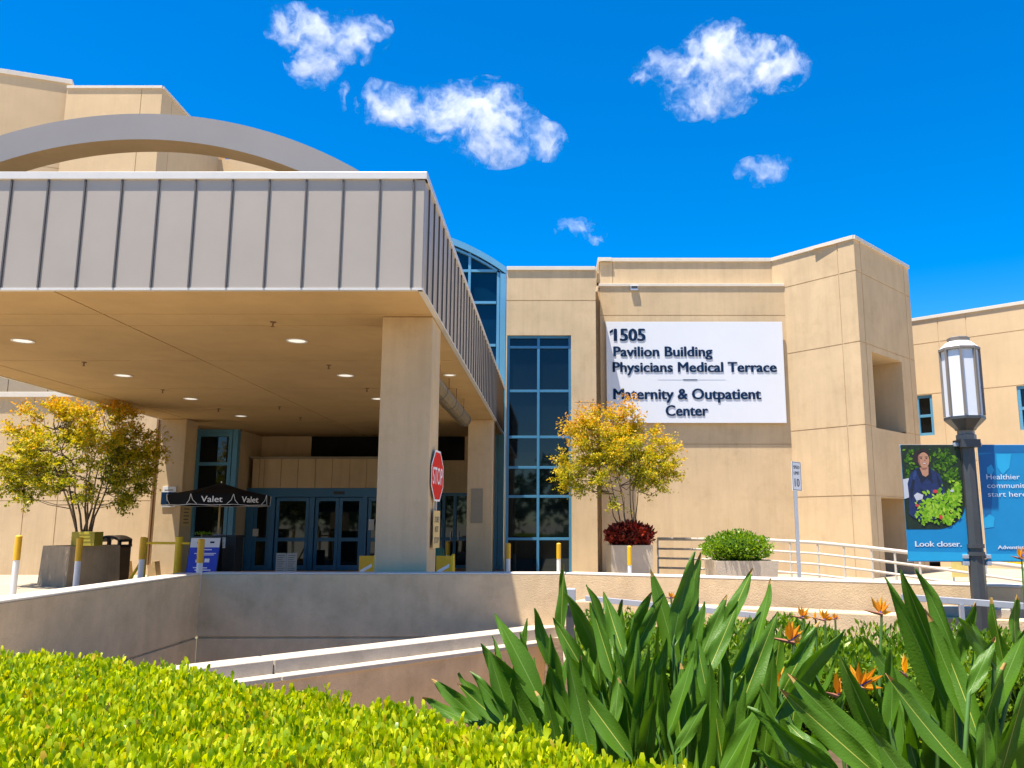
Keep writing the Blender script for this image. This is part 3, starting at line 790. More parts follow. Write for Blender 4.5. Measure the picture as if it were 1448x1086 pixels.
for k in range(8):
    w_ = R(22.5 + 45 * k); c_, s_ = math.cos(w_), math.sin(w_); rr = .19
    fr.obox((lx + rr * c_, PYL + rr * s_, (zb1 + .04 + zt0) / 2), (.015 * c_, .015 * s_, 0), (-.013 * s_, .013 * c_, 0), (0, 0, (zt0 - zb1 - .04) / 2))
fr.lathe([(.185, zt0 + .001), (.208, zt0 + .001), (.208, zt0 + .03), (.185, zt0 + .03)], (lx, PYL, 0), 8, R(22.5))
fr.build('lantern_frame', 'lampmetal', gl_)
cap = MB().lathe([(.20, zt0 + .031), (.125, zt0 + .10)], (lx, PYL, 0), 8, R(22.5)).build('lantern_roof', 'white', lamp)
MB().lathe([(.11, zt0 + .101), (.115, zt0 + .145), (.10, zt0 + .155)], (lx, PYL, 0), 8, R(22.5)).build('cap', 'lampmetal', cap)

def banner(name, label, xa, xb, zt, zb):
    t_ = thing(name, label, 'banner', (xa, PYL, zb))
    MB().box(xa, xb, PYL - .004, PYL + .004, zb, zt).build('fabric', 'bannerblue', t_)
    for z in (zt - .01, zb + .01):
        MB().tube([(min(xa, lx) if xa < lx else lx, PYL + .02, z), (xb if xb > lx else lx, PYL + .02, z)], .014, 8).build('rod', 'steel', t_)
    return t_
bz1, bz0 = at(1320, 629, PYL).z, at(1320, 794, PYL).z
bx0, bx1 = at(1278, 700, PYL).x, at(1363, 700, PYL).x
bl = banner('banner', 'blue pole banner with a photo of a person holding lettuce, Look closer', bx0, bx1, bz1, bz0)
W_, H_ = bx1 - bx0, bz1 - bz0
def on(a, b_, k): return V((bx0 + a * W_, PYL - .0042 - .0012 * k, bz0 + b_ * H_))
# printed photo (rounded lower right corner)
pts = [(0, 1), (0, .272)] + [(.50 + .5 * math.sin(w), .272 + .22 * (1 - math.cos(w))) for w in [i / 12 * math.pi / 2 for i in range(13)]] + [(1, 1)]
pic = MB().poly([on(a, b_, 1) for a, b_ in pts]).build('printed_photo', 'pdark', bl)
def ell(cxx, cyy, rx, ry, k, material, name, n=20, rot=0):
    return MB().poly([on(cxx + rx * math.cos(w) * math.cos(rot) - ry * math.sin(w) * math.sin(rot) * H_ / W_, cyy + ry * math.sin(w) * math.cos(rot) + rx * math.cos(w) * math.sin(rot) * W_ / H_, k) for w in [2 * math.pi * i / n for i in range(n)]]).build(name, material, pic)
def blobs(name, material, centers, n, sz, k):
    m_ = MB(); r2 = random.Random(len(name) * 13 + k)
    for i in range(n):
        c0_, c1_, sx_, sy_ = r2.choice(centers)
        a = c0_ + r2.gauss(0, sx_); b_ = c1_ + r2.gauss(0, sy_); s_ = sz * r2.uniform(.5, 1.4); w = r2.uniform(0, 6.28)
        if not (.05 < a < .95 and .31 < b_ < .96): continue
        if b_ < .5 and a > .5 + .48 * math.sqrt(max(0, 1 - ((.5 - b_) / .22) ** 2)): continue
        pp = []
        for q_, rr in ((0, 1), (1.1, .55), (2.2, .5), (3.14, .9), (4.1, .5), (5.2, .55)):
            pp.append(on(min(.995, max(.005, a + s_ * rr * math.cos(q_ + w))), min(.995, b_ + s_ * rr * math.sin(q_ + w) * W_ / H_), k + i * .002))
        m_.poly(pp)
    return m_.build(name, material, pic)
random.seed(5)
blobs('printed_bush', 'pleaf2', [(.75, .85, .16, .07), (.7, .72, .2, .06), (.9, .62, .1, .1), (.5, .93, .2, .04), (.12, .80, .1, .1)], 420, .036, 2)
MB().poly([on(a, b_, 3.2) for a, b_ in ((0, .70), (.10, .71), (.12, .55), (0, .53))]).build('printed_pot', 'pgrey', pic)
MB().poly([on(a, b_, 3.3) for a, b_ in ((.06, .40), (.08, .56), (.07, .66), (.12, .74), (.24, .80), (.46, .80), (.62, .74), (.68, .62), (.70, .50), (.58, .46), (.5, .36), (.30, .34), (.16, .36))]).build('printed_jacket', 'shirt', pic)
for q_, mm_ in (([(.10, .60), (.16, .70), (.20, .69), (.15, .58), (.12, .50)], 'shirt2'), ([(.56, .76), (.62, .68), (.64, .58), (.60, .60), (.57, .68)], 'shirt2'), ([(.28, .62), (.34, .60), (.33, .50), (.29, .46)], 'shirt2'), ([(.46, .62), (.50, .61), (.50, .52), (.47, .50)], 'shirt3'), ([(.18, .76), (.24, .775), (.20, .70), (.16, .70)], 'shirt3')):
    MB().poly([on(a, b_, 3.45) for a, b_ in q_]).build('printed_fold', mm_, pic)
MB().poly([on(a, b_, 3.6) for a, b_ in ((.22, .79), (.30, .66), (.40, .71), (.50, .66), (.47, .80))]).build('printed_collar', 'shirt2', pic)
MB().poly([on(a, b_, 3.8) for a, b_ in ((.29, .80), (.33, .735), (.38, .72), (.43, .74), (.44, .81))]).build('printed_neck', 'skin', pic)
ell(.33, .885, .145, .075, 3.7, 'hair', 'printed_hair'); ell(.36, .965 - .02, .05, .025, 3.7, 'hair', 'printed_bun')
ell(.370, .866, .092, .068, 4.2, 'skin', 'printed_face')
MB().poly([on(a, b_, 4.3) for a, b_ in ((.275, .90), (.30, .92), (.30, .84), (.33, .805), (.30, .815), (.27, .85))]).build('printed_cheek', 'skin2', pic)
MB().poly([on(a, b_, 4.4) for a, b_ in ((.26, .90), (.30, .935), (.37, .94), (.44, .925), (.47, .89), (.46, .95), (.37, .965), (.28, .95))]).build('printed_hairline', 'hair', pic)
MB().poly([on(a, b_, 3.9) for a, b_ in ((.31, .795), (.36, .80), (.43, .80), (.40, .785), (.34, .78))]).build('printed_chin', 'skin2', pic)
for a in (.325, .415): ell(a, .880, .016, .0045, 4.6, 'hair', 'printed_eye')
for a in (.325, .415): ell(a, .893, .028, .003, 4.6, 'hair', 'printed_brow')
ell(.385, .864, .014, .008, 4.5, 'skin2', 'printed_nose'); ell(.375, .8365, .036, .0075, 4.55, 'skin2', 'printed_lips'); ell(.375, .8375, .027, .0038, 4.6, 'paper', 'printed_smile')
MB().poly([on(a, b_, 4) for a, b_ in ((.16, .56), (.22, .585), (.32, .565), (.30, .53), (.2, .515))]).build('printed_cuff', 'pgrey', pic)
blobs('printed_lettuce', 'pleaf', [(.62, .53, .15, .05), (.75, .45, .13, .06), (.9, .58, .06, .05), (.5, .46, .1, .05), (.72, .36, .12, .03), (.35, .40, .1, .04)], 520, .036, 5)
ell(.58, .375, .03, .018, 7.2, 'pred', 'printed_radish'); ell(.52, .595, .04, .015, 7.2, 'pred', 'printed_flower'); ell(.20, .475, .03, .012, 7.2, 'pred', 'printed_blossom'); ell(.80, .60, .03, .012, 7.2, 'pgrey', 'printed_glove')
text('banner_text', 'Look closer.', 'white', bl, on(.13, .125, 1.5), (1, 0, 0), (0, 0, 1), width=.76 * W_, height=.044 * H_ * 1.05, bold=.025)
MB().poly([on(a, b_, 1) for a, b_ in ((.0, .005), (1, .005), (1, .075), (.0, .085))]).build('banner_hem', 'bannerlight', bl)
# right banner
cx0, cx1 = at(1388, 700, PYL).x, at(1388, 700, PYL).x + W_
br = banner('banner', 'plain blue pole banner reading Healthier communities start here, cut by the frame', cx0, cx1, bz1, bz0)
on2 = lambda a, b_, k: V((cx0 + a * W_, PYL - .0042 - .0012 * k, bz0 + b_ * H_))
for kq, (ptsq, mm) in enumerate((([(.0, .995), (1, .995), (1, .93), (0, .93)], 'bannerdeep'), ([(0, .91), (.28, .93), (.10, .3), (0, .42)], 'bannerdeep'),
                 ([(.30, .92), (.55, .92), (.50, .80), (.38, .74), (.30, .80)], 'bannerlight'), ([(.0, .36), (.10, .40), (.18, .37), (.15, .29), (.0, .28)], 'bannerlight'),
                 ([(0, .005), (1, .005), (1, .065), (0, .065)], 'bannerlight'), ([(.12, .8), (.2, .83), (.24, .78), (.2, .74), (.12, .75)], 'bannerlight'))):
    MB().poly([on2(a, b_, .6 + .3 * kq) for a, b_ in ptsq]).build('printed_shape', mm, br)
for s_, b_, wd in (('Healthier', .70, .555), ('communities', .625, .79), ('start here', .55, .64)):
    text('banner_text', s_, 'white', br, on2(.10, b_, 3), (1, 0, 0), (0, 0, 1), width=wd * W_, height=.044 * H_, bold=0)
text('banner_text', 'AdventistHealth', 'white', br, on2(.19, .105, 3), (1, 0, 0), (0, 0, 1), width=.72 * W_, height=.030 * H_, bold=.025)
for z in (bz1, bz0 - .02, bz0 + .05):
    for sx in (-1, 1):
        MB().obox((lx + sx * .115, PYL, z), (.03, 0, 0), (0, .03, 0), (0, 0, .02)).build('bracket', 'steel', lamp, bevel=.004)

# ================================================================= SPEED SIGN
p = at(1130, 818, 13.0); pt = at(1120, 655, 13.0)
t = thing('speed_limit_sign', 'small white speed limit 10 sign turned sideways on a thin steel post', 'sign', (p.x - .02, 13.0, 0))
bx = pt.x + .03
MB().box(bx - .025, bx + .025, 12.975, 13.025, 0, pt.z).build('post', 'steel', t, bevel=.004)
rt = V((math.cos(R(50)), math.sin(R(50)), 0)); nn = rt.cross(Z3)
zc0, zc1 = at(1122, 694, 13).z, at(1122, 653, 13).z
cc = V((bx, 13.0, (zc0 + zc1) / 2)) + nn * .032; hw, hh = .17, (zc1 - zc0) / 2
pl = MB().obox(cc, rt * hw, nn * .003, Z3 * hh).build('plate', 'white', t)
bord = MB()
for (a, b_, c_, d_) in ((-.92, .92, .93, .965), (-.92, .92, -.965, -.93), (-.92, -.86, -.93, .93), (.86, .92, -.93, .93)):
    f0 = cc + nn * .0045
    bord.quad(f0 + rt * hw * a + Z3 * hh * c_, f0 + rt * hw * b_ + Z3 * hh * c_, f0 + rt * hw * b_ + Z3 * hh * d_, f0 + rt * hw * a + Z3 * hh * d_)
bord.build('border', 'ink', pl)
for s_, z_, h_, wd in (('SPEED', .50, .22, 1.3), ('LIMIT', .10, .22, 1.2), ('10', -.72, .55, 1.0)):
    text('sign_text', s_, 'ink', pl, cc + nn * .0048 + Z3 * hh * z_, rt, Z3, width=hw * wd, height=hh * h_, bold=.02, align='C')

# ================================================================= STOP SIGN on the front column
sc = at(611.5, 673, 12.4); 
st = thing('stop_sign', 'red STOP sign seen edge on beside the front canopy column', 'sign', (-1.78, 12.45, 0))
c_ = V((-1.765, 12.40, sc.z)); rt = V((.20, .98, 0)).normalized(); nn = rt.cross(Z3)
rt = V((math.sin(R(5.5)), math.cos(R(5.5)), 0)); nn = rt.cross(Z3)
cS = V((-1.735, 12.42, sc.z))
def octa(r, off): return [cS + nn * off + rt * (r * math.cos(R(22.5 + 45 * k))) + Z3 * (r * math.sin(R(22.5 + 45 * k))) for k in range(8)]
MB().prism(octa(.405, 0), nn * -.004).build('plate', 'white', st)
rf = MB().poly(octa(.375, .0015)).build('red_face', 'red', st)
text('sign_text', 'STOP', 'white', st, cS + nn * .003 - Z3 * .125, rt, Z3, width=.60, height=.25, bold=.012, align='C')
MB().obox(cS - nn * .02 - Z3 * .3, rt * .02, nn * .014, Z3 * .6).build('mounting_strip', 'steel', st)
cP = cS - Z3 * .78
t = thing('notice_plate', 'tan notice plate with three short words right below the STOP sign', 'sign', tuple(cP))
MB().obox(cP, rt * .20, nn * .003, Z3 * .27).build('plate', 'tanplate', t)
for s_, z_, wd in (('DOES', .10, .26), ('NOT', -.04, .22), ('STOP', -.20, .28)):
    text('sign_text', s_, 'ink', t, cP + nn * .0045 + Z3 * z_, rt, Z3, width=wd, height=.085, bold=.02, align='C')

# ================================================================= BOLLARDS
def bollard(x, y, h, label, r=.06, group='yellow and white bollards'):
    t_ = thing('bollard', label, 'bollard', (x, y, 0), group)
    MB().lathe([(r, 0), (r, h * .58)], (x, y, 0), 16).build('post', 'white', t_, smooth=False)
    MB().lathe([(r + .006, h * .58), (r + .006, h - .02), (r - .01, h), (.001, h + .006)], (x, y, 0), 16).build('sleeve', 'yellow', t_)
    return t_
for px, py, Y, h, lab in ((117, 757, 18.4, 1.25, 'white bollard with yellow top at far left, nearest the tree planter shadow'),
                          (113.5, 760, 19.0, 1.2, None), ):
    pass
def bol(px, py, Y, lab, r=.062):
    p_ = at(px, py, Y); bollard(p_.x, Y, p_.z, lab, r)
bol(27, 757, 18.4, 'white bollard with yellow top standing alone left of the tree planter')
bol(113.5, 760, 18.6, 'white bollard with yellow top in front of the brown tree planter')
bol(203, 759.5, 19.6, 'white bollard with yellow top beside the yellow swing gate')
bol(285, 762, 18.0, 'white bollard with yellow top in front of the blue sandwich board')
bol(719, 768, 23.0, 'slim white and yellow bollard at the left side of the tall blue window', .055)
bol(790, 768, 23.0, 'slim white and yellow bollard at the right side of the tall blue window', .055)
bol(890, 772, 19.2, 'slim white and yellow bollard in front of the red leaved planter', .045)
bol(633.5, 766, 26.0, 'slim yellow bollard between the two right hand canopy columns', .06)
# swing gate
gp = at(254, 759, 21.0); g2 = at(206, 760, 21.2)
t = thing('barrier_gate', 'yellow pipe swing gate between bollard and canopy column', 'gate', (gp.x, 21, 0))
MB().lathe([(.085, 0), (.085, gp.z - .01), (.07, gp.z)], (gp.x, 21, 0), 16).build('gate_post', 'yellow2', t)
MB().lathe([(.06, 0), (.06, g2.z - .01), (.05, g2.z)], (g2.x, 21.2, 0), 12).build('gate_post', 'yellow2', t)
zb_ = at(230, 768, 21.1).z
MB().tube([(g2.x, 21.2, zb_), (gp.x, 21.0, zb_), (gp.x + .55, 20.95, zb_ - .01)], .03, 10).build('bar', 'yellow2', t)
MB().tube([(g2.x - .3, 21.1, .06), (g2.x - .02, 21.15, .62)], .035, 8).tube([(g2.x - .34, 21.1, .05), (g2.x + .2, 21.1, .05)], .05, 8).build('brace', 'yellow2', t)

# ================================================================= VALET STAND
UY = 22.0
uc = at(312, 700, UY); zr = at(312, 713, UY).z; za = at(312, 683, UY).z
um = thing('valet_umbrella', 'black square market umbrella with white Valet lettering on its valance', 'umbrella', (uc.x, UY, 0))
ru = (at(380, 713, UY).x - at(243, 713, UY).x) / 2 * 1.02
N8 = 8
cn = MB(); top = V((uc.x, UY, za))
rim = [V((uc.x + ru * math.cos(R(35 + 45 * k)), UY + ru * math.sin(R(35 + 45 * k)), zr + .23)) for k in range(8)]
mid = [top.lerp(r_, .5) + Z3 * -.03 for r_ in rim]
vt = [top.lerp(r_, .16) - Z3 * .005 for r_ in rim]
for k in range(8):
    a, b2 = k, (k + 1) % 8
    cn.quad(vt[a], vt[b2], mid[b2], mid[a]); cn.quad(mid[a], mid[b2], rim[b2], rim[a])
    cn.add([top, vt[a], vt[b2]], [(0, 1, 2)])
cn.build('umbrella_canopy', 'black', um)
vl = MB()
for k in range(8):
    a, b2 = rim[k], rim[(k + 1) % 8]; n_ = 6
    for i in range(n_):
        p_, q_ = a.lerp(b2, i / n_), a.lerp(b2, (i + 1) / n_)
        dz = lambda f: -.25 - .02 * math.sin(math.pi * f)
        vl.quad(p_, q_, q_ + Z3 * dz((i + 1) / n_), p_ + Z3 * dz(i / n_))
val = vl.build('valance', 'black', um)
trim = MB()
for k in range(8):
    a, b2 = rim[k] - Z3 * .255, rim[(k + 1) % 8] - Z3 * .255
    o_ = ((a + b2) / 2 - V((uc.x, UY, a.z))).normalized() * .006
    trim.tube([a + o_, (a + b2) / 2 + o_ - Z3 * .02, b2 + o_], .007, 5)
    # white peak outlines at the corners
    rr_ = rim[k]; out = (rr_ - V((uc.x, UY, rr_.z))).normalized() * .012
    for nb in (rim[k - 1], rim[(k + 1) % 8]):
        dd_ = (nb - rr_).normalized()
        trim.tube([rr_ + out + dd_ * .15 - Z3 * .245, rr_ + out + dd_ * .05 - Z3 * .15, rr_ + out + Z3 * .0], .007, 5)
trim.build('white_piping', 'white', val)
fm_ = (rim[5] + rim[6]) / 2
text('lettering', 'Valet', 'white', val, fm_ + V((-.003, -.012, -.20)), (rim[6] - rim[5]).normalized(), (0, 0, 1), width=.50, height=.15, bold=.012, align='C')
fe = (rim[6] + rim[7]) / 2; re_ = (rim[7] - rim[6]).normalized()
text('lettering', 'Valet', 'white', val, fe + V((.010, -.010, -.20)), re_, (0, 0, 1), width=.50, height=.15, bold=.012, align='C')
MB().tube([(uc.x, UY, .05), (uc.x, UY, za - .02)], .022, 10).build('pole', 'wood', um)
MB().lathe([(.012, za), (.02, za + .03), (.001, za + .05)], (uc.x, UY, 0), 8).build('finial', 'white', um)
MB().lathe([(.28, 0), (.28, .05), (.05, .08), (.03, .3)], (uc.x, UY, 0), 16).build('base', 'blackpl', um)
for k in range(8):
    MB().tube([top - Z3 * .06, rim[k] - Z3 * .03], .01, 5).build('rib', 'wood', um)
# podium
p0_, p1_ = at(284, 757, UY - .6), at(335, 757, UY - .6)
pd = thing('valet_podium', 'black valet podium cabinet under the umbrella', 'podium', ((p0_.x + p1_.x) / 2, UY - .4, 0))
MB().box(p0_.x + .25, p1_.x, UY - .65, UY - .12, .06, p0_.z - .05).build('cabinet', 'blackpl', pd, bevel=.01)
MB().box(p0_.x + .1, p1_.x + .03, UY - .7, UY - .1, p0_.z - .049, p0_.z).build('counter_top', 'blackpl', pd, bevel=.008)
MB().box(p0_.x + .27, p1_.x - .02, UY - .63, UY - .14, 0, .059).build('plinth', 'blackpl', pd)
q_ = at(314, 767, UY - .66)
nt_ = MB().obox(q_, (.085, 0, 0), (0, .004, 0), (0, 0, .14)).build('notice', 'paper', pd)
mm = MB()
for k in range(7): mm.obox(q_ + V((0, -.006, .10 - .032 * k)), (.06 - .01 * (k % 3), 0, 0), (0, .001, 0), (0, 0, .005))
mm.build('printed_lines', 'ink', nt_)
q_ = at(309, 757, UY - .4)
MB().obox(q_ + Z3 * .01, (.11, 0, 0), (0, .08, 0), (0, 0, .012)).build('tray', 'pale', pd)
# potted greens on the podium
gp_ = thing('small_plant', 'little green plant on top of the valet podium', 'plant', tuple(at(289, 757, UY - .35)))
bp_ = np.array(at(289, 757, UY - .35))
nl = 90; ax = rng.normal(size=(nl, 3)); ax[:, 2] = np.abs(ax[:, 2]) * .7 + .15
lv, lq = leaves(KITE, bp_ + np.array([0, 0, .03]) + rng.normal(size=(nl, 3)) * np.array([.09, .06, .015]), ax, rng.uniform(.05, .1, nl))
np_mesh('foliage', lv, lq, 'boxleaf', gp_)
MB().lathe([(.07, -.06), (.09, .03)], bp_, 12).build('pot', 'blackpl', gp_)
# sandwich board
BY = 20.6
q0, q1 = at(270, 760, BY), at(313, 760, BY)
sbx = thing('sandwich_board', 'blue and white valet sandwich board standing before the podium', 'sign', ((q0.x + q1.x) / 2, BY, 0))
ht = q0.z; lean = .16
def bp2(a, b_, k=0): return V((q0.x + (q1.x - q0.x) * a - .03 * (1 - b_), BY - lean * (1 - b_) - .004 * k, ht * b_))
fr_ = MB().prism([bp2(0, .02), bp2(1, .02), bp2(1, 1), bp2(0, 1)], (0, .025, 0))
fr_.prism([(q0.x, BY + .03, ht * 1.0), (q1.x, BY + .03, ht), (q1.x, BY + .3, .02), (q0.x, BY + .3, .02)], (0, .02, 0))
fr_.build('board', 'blackpl', sbx)
MB().poly([bp2(.02, .03, 1), bp2(.98, .03, 1), bp2(.98, .80, 1), bp2(.02, .80, 1)]).build('blue_poster', 'poster_blue', sbx)
MB().poly([bp2(.02, .80, 1), bp2(.98, .80, 1), bp2(.98, .99, 1), bp2(.02, .99, 1)]).build('header', 'signwhite', sbx)
ml = MB()
def bar(a0_, a1_, b0_, b1_): ml.poly([bp2(a0_, b0_, 2), bp2(a1_, b0_, 2), bp2(a1_, b1_, 2), bp2(a0_, b1_, 2)])
for a0_, a1_, b0_, h_ in ((.38, .75, .745, .018), (.2, .9, .67, .016), (.28, .84, .64, .016), (.27, .52, .50, .055), (.56, .72, .50, .075), (.22, .38, .385, .02), (.44, .68, .38, .02), (.28, .8, .335, .022), (.12, .92, .265, .014), (.3, .75, .225, .014), (.25, .8, .15, .014)):
    bar(a0_, a1_, b0_, b0_ + h_)
ml.build('printed_lines', 'white', sbx)
ml = MB(); bar(.24, .34, .88, .91); bar(.66, .80, .885, .92); ml.build('header_mark', 'navy', sbx)
# parking sign on the left column, notice on its side
q0, q1 = at(230, 688, 24.15), at(249, 688, 24.15); zz0, zz1, zm = at(230, 717, 24.15).z, at(230, 688, 24.15).z, at(230, 696, 24.15).z
t = thing('wall_sign', 'small white and blue sign on the sunlit face of the left column', 'sign', (q0.x, 24.18, zz0))
MB().box(q0.x, q1.x, 24.16, 24.195, zz0, zz1).build('panel', 'signwhite', t, bevel=.004)
MB().box(q0.x - .02, q1.x + .02, 24.150, 24.159, zz0 + .07, zm).build('blue_panel', 'navy', t)
mm = MB(); 
for a, z_, w_, h_ in ((.35, .22, .10, .10), (.36, .16, .12, .035), (.44, .30, .025, .05), (.16, .36, .02, .02)):
    mm.box(q0.x + a - w_ / 2, q0.x + a + w_ / 2, 24.146, 24.149, zz0 + z_ - h_ / 2, zz0 + z_ + h_ / 2)
mm.build('symbol', 'white', t)
mm = MB().box(q0.x + .06, q0.x + .30, 24.157, 24.1595, zm + .05, zm + .075); mm.build('printed_line', 'ink', t)
t = thing('notice_board', 'pale paper notice on the shaded side of the left column', 'sign', (-10.745, 24.55, 1.6))
z0_, z1_ = at(265, 744, 24.5).z, at(265, 716, 24.5).z
MB().box(-10.748, -10.735, 24.32, 24.86, z0_, z1_).build('board', 'tanplate', t)
mm = MB()
for k in range(5): mm.box(-10.7345, -10.733, 24.40, 24.76 - .05 * (k % 2), z1_ - .09 - .1 * k, z1_ - .06 - .1 * k)
mm.build('printed_lines', 'ink', t)
# notice stand by the doors
q0 = at(405, 795, 26.5)
t = thing('notice_stand', 'floor stand with two white notices in front of the entrance doors', 'notice stand', (q0.x, 26.5, 0))
za_, zb_ = at(405, 782, 26.5).z, at(405, 811, 26.5).z
for sx in (-1, 1):
    pp = MB().box(q0.x + sx * .17 - .155, q0.x + sx * .17 + .155, 26.49, 26.5, zb_, za_).build('notice', 'paper', t)
    mm = MB()
    for k in range(9): mm.box(q0.x + sx * .17 - .12, q0.x + sx * .17 + .11 - .03 * (k % 3), 26.484, 26.489, za_ - .08 - .065 * k, za_ - .065 - .065 * k)
    mm.build('printed_lines', 'ink', pp)
MB().box(q0.x - .012, q0.x + .012, 26.501, 26.53, 0, za_ - .02).box(q0.x - .3, q0.x + .3, 26.4, 26.62, 0, .02).build('stand', 'steel', t)

# barricades
def barricade(px, py, Y, label):
    a, b_ = at(px, py, Y), at(px + 17, py, Y)
    t_ = thing('barricade', label, 'barricade', ((a.x + b_.x) / 2, Y, 0), 'yellow striped barricades')
    MB().box(a.x, a.x + .34, Y, Y + .04, .25, a.z).build('front_panel', 'yellow', t_, bevel=.006)
    s_ = MB()
    for k in range(1):
        z0__ = a.z - .42
        s_.prism([(a.x + .03, Y - .003, z0__), (a.x + .31, Y - .003, z0__ + .16), (a.x + .31, Y - .003, z0__ + .24), (a.x + .03, Y - .003, z0__ + .08)], (0, .002, 0))
    s_.build('white_stripe', 'white', t_)
    MB().prism([(a.x + .34, Y + .02, .0), (a.x + .36, Y + .40, 0), (a.x + .36, Y + .2, a.z + .04), (a.x + .34, Y + .0, a.z)], (.05, 0, 0)).build('side_frame', 'yellow2', t_)
    for x in (a.x + .02, a.x + .30): MB().box(x, x + .03, Y + .041, Y + .07, 0, .5).build('leg', 'steel', t_)
barricade(508, 786, 20.5, 'yellow and white striped barricade just left of the front column')
barricade(617, 786, 20.0, 'yellow and white striped barricade just right of the front column')
gq = at(624, 795, 23.5)
t = thing('covered_cart', 'dark green covered hump behind the right barricade', 'cart', (gq.x - .15, 23.5, 0))
zt_ = at(622, 770, 23.5).z
MB().lathe([(.30, .05), (.32, zt_ * .6), (.28, zt_ * .85), (.14, zt_ * .98), (.001, zt_)], (gq.x - .22, 23.6, 0), 16).build('cover', 'tealgreen', t, smooth=True)
MB().box(gq.x - .5, gq.x + .05, 23.3, 23.9, 0, .05).build('base', 'blackpl', t)

# ================================================================= PLANTERS, BIN
def boxplanter(name, label, c, hx, hy, h, rot, material, taper=.93):
    t_ = thing(name, label, 'planter', (c[0], c[1], 0))
    ca, sa = math.cos(rot), math.sin(rot)
    P = lambda x, y, z: V((c[0] + x * ca - y * sa, c[1] + x * sa + y * ca, z))
    def rect(k, z): return [P(-hx * k, -hy * k, z), P(hx * k, -hy * k, z), P(hx * k, hy * k, z), P(-hx * k, hy * k, z)]
    m_ = MB(); a, b_, i_, j_ = rect(taper, 0), rect(1, h), rect(.88, h), rect(.86, h - .1)
    for k in range(4):
        n_ = (k + 1) % 4
        m_.quad(a[k], a[n_], b_[n_], b_[k]); m_.quad(b_[k], b_[n_], i_[n_], i_[k]); m_.quad(i_[k], i_[n_], j_[n_], j_[k])
    m_.build('tub', material, t_, bevel=.008)
    MB().poly(rect(.87, h - .07)).build('soil', 'soil', t_)
    return t_
pc = at(107, 800, 21.0); ph = at(107, 772, 20.7).z
boxplanter('planter', 'brown square concrete planter with the larger ornamental tree', (pc.x, 21.2), .62, .62, ph, R(-32), 'planterdark', 1.06)
PL = (pc.x + .05, 21.2, ph)
pr_ = at(890, 800, 20.6); phr = at(890, 771, 20.2).z
boxplanter('planter', 'cream square planter holding dark red foliage and a small tree', (pr_.x, 20.7), .50, .50, phr, R(4), 'planter', .97)
PR = (pr_.x, 20.7, phr)
pb = at(1047, 800, 17.0); phb = at(1047, 793, 16.6).z
boxplanter('planter', 'low cream planter under the round clipped shrub', (pb.x, 17.0), .62, .5, phb, R(3), 'planter', .9)
# yellow tray on the left planter
q_ = at(117, 763, 20.55); 
t = thing('yellow_crate', 'olive yellow plastic crate on the rim of the brown planter', 'crate', (q_.x, 20.9, ph))
m_ = MB(); hw_, hd_, hh_ = .28, .2, .17
cc_ = V((q_.x, 20.75, ph + .01))
m_.box(cc_.x - hw_, cc_.x + hw_, cc_.y - hd_, cc_.y - hd_ + .02, cc_.z, cc_.z + .33).box(cc_.x - hw_, cc_.x + hw_, cc_.y + hd_ - .02, cc_.y + hd_, cc_.z, cc_.z + .33)
m_.box(cc_.x - hw_, cc_.x - hw_ + .02, cc_.y - hd_ + .02, cc_.y + hd_ - .02, cc_.z, cc_.z + .33).box(cc_.x + hw_ - .02, cc_.x + hw_, cc_.y - hd_ + .02, cc_.y + hd_ - .02, cc_.z, cc_.z + .33)
m_.box(cc_.x - hw_, cc_.x + hw_, cc_.y - hd_, cc_.y + hd_, cc_.z - .005, cc_.z + .01)
M['olive'] = mat('olive_yellow_plastic', (.34, .28, .02), .6, var=.12, scale=8)
m_.build('crate_body', 'olive', t, bevel=.006)
m_ = MB()
for z in (.10, .19, .27): m_.box(cc_.x - hw_ - .006, cc_.x + hw_ + .006, cc_.y - hd_ - .008, cc_.y - hd_ - .001, cc_.z + z, cc_.z + z + .015)
m_.build('rim_rib', 'olive', t)
# bin
q0, q1 = at(136, 775, 21.6), at(169, 775, 21.6)
bn = thing('litter_bin', 'brown litter bin with dark two holed lid beside the tree planter', 'bin', ((q0.x + q1.x) / 2, 21.8, 0))
zb_, zt_ = at(150, 774, 21.6).z, at(150, 757, 21.6).z
bxa, bxb = q0.x, q1.x
MB().box(bxa, bxb, 21.6, 22.2, .04, zb_).build('body', 'binbrown', bn, bevel=.012)
lid = MB()
pf = lambda x: zt_ - .10 * ((x - (bxa + bxb) / 2) / ((bxb - bxa) / 2)) ** 2
xs_ = [bxa + (bxb - bxa) * i / 10 for i in range(11)]
for a, b2 in zip(xs_[:-1], xs_[1:]):
    lid.hexa([(a, 21.58, pf(a) - .07), (b2, 21.58, pf(b2) - .07), (b2, 22.22, pf(b2) - .07), (a, 22.22, pf(a) - .07), (a, 21.58, pf(a)), (b2, 21.58, pf(b2)), (b2, 22.22, pf(b2)), (a, 22.22, pf(a))])
w3 = (bxb - bxa)
for f0, f1 in ((0, .09), (.46, .54), (.91, 1.0)):
    for y0_, y1_ in ((21.58, 21.66), (22.14, 22.22)):
        lid.box(bxa + w3 * f0, bxa + w3 * f1, y0_, y1_, zb_ + .06, pf(bxa + w3 * (f0 + f1) / 2) - .05)
lid.box(bxa - .01, bxb + .01, 21.58, 22.22, zb_ + .001, zb_ + .06)
lid.build('lid', 'bindark', bn)
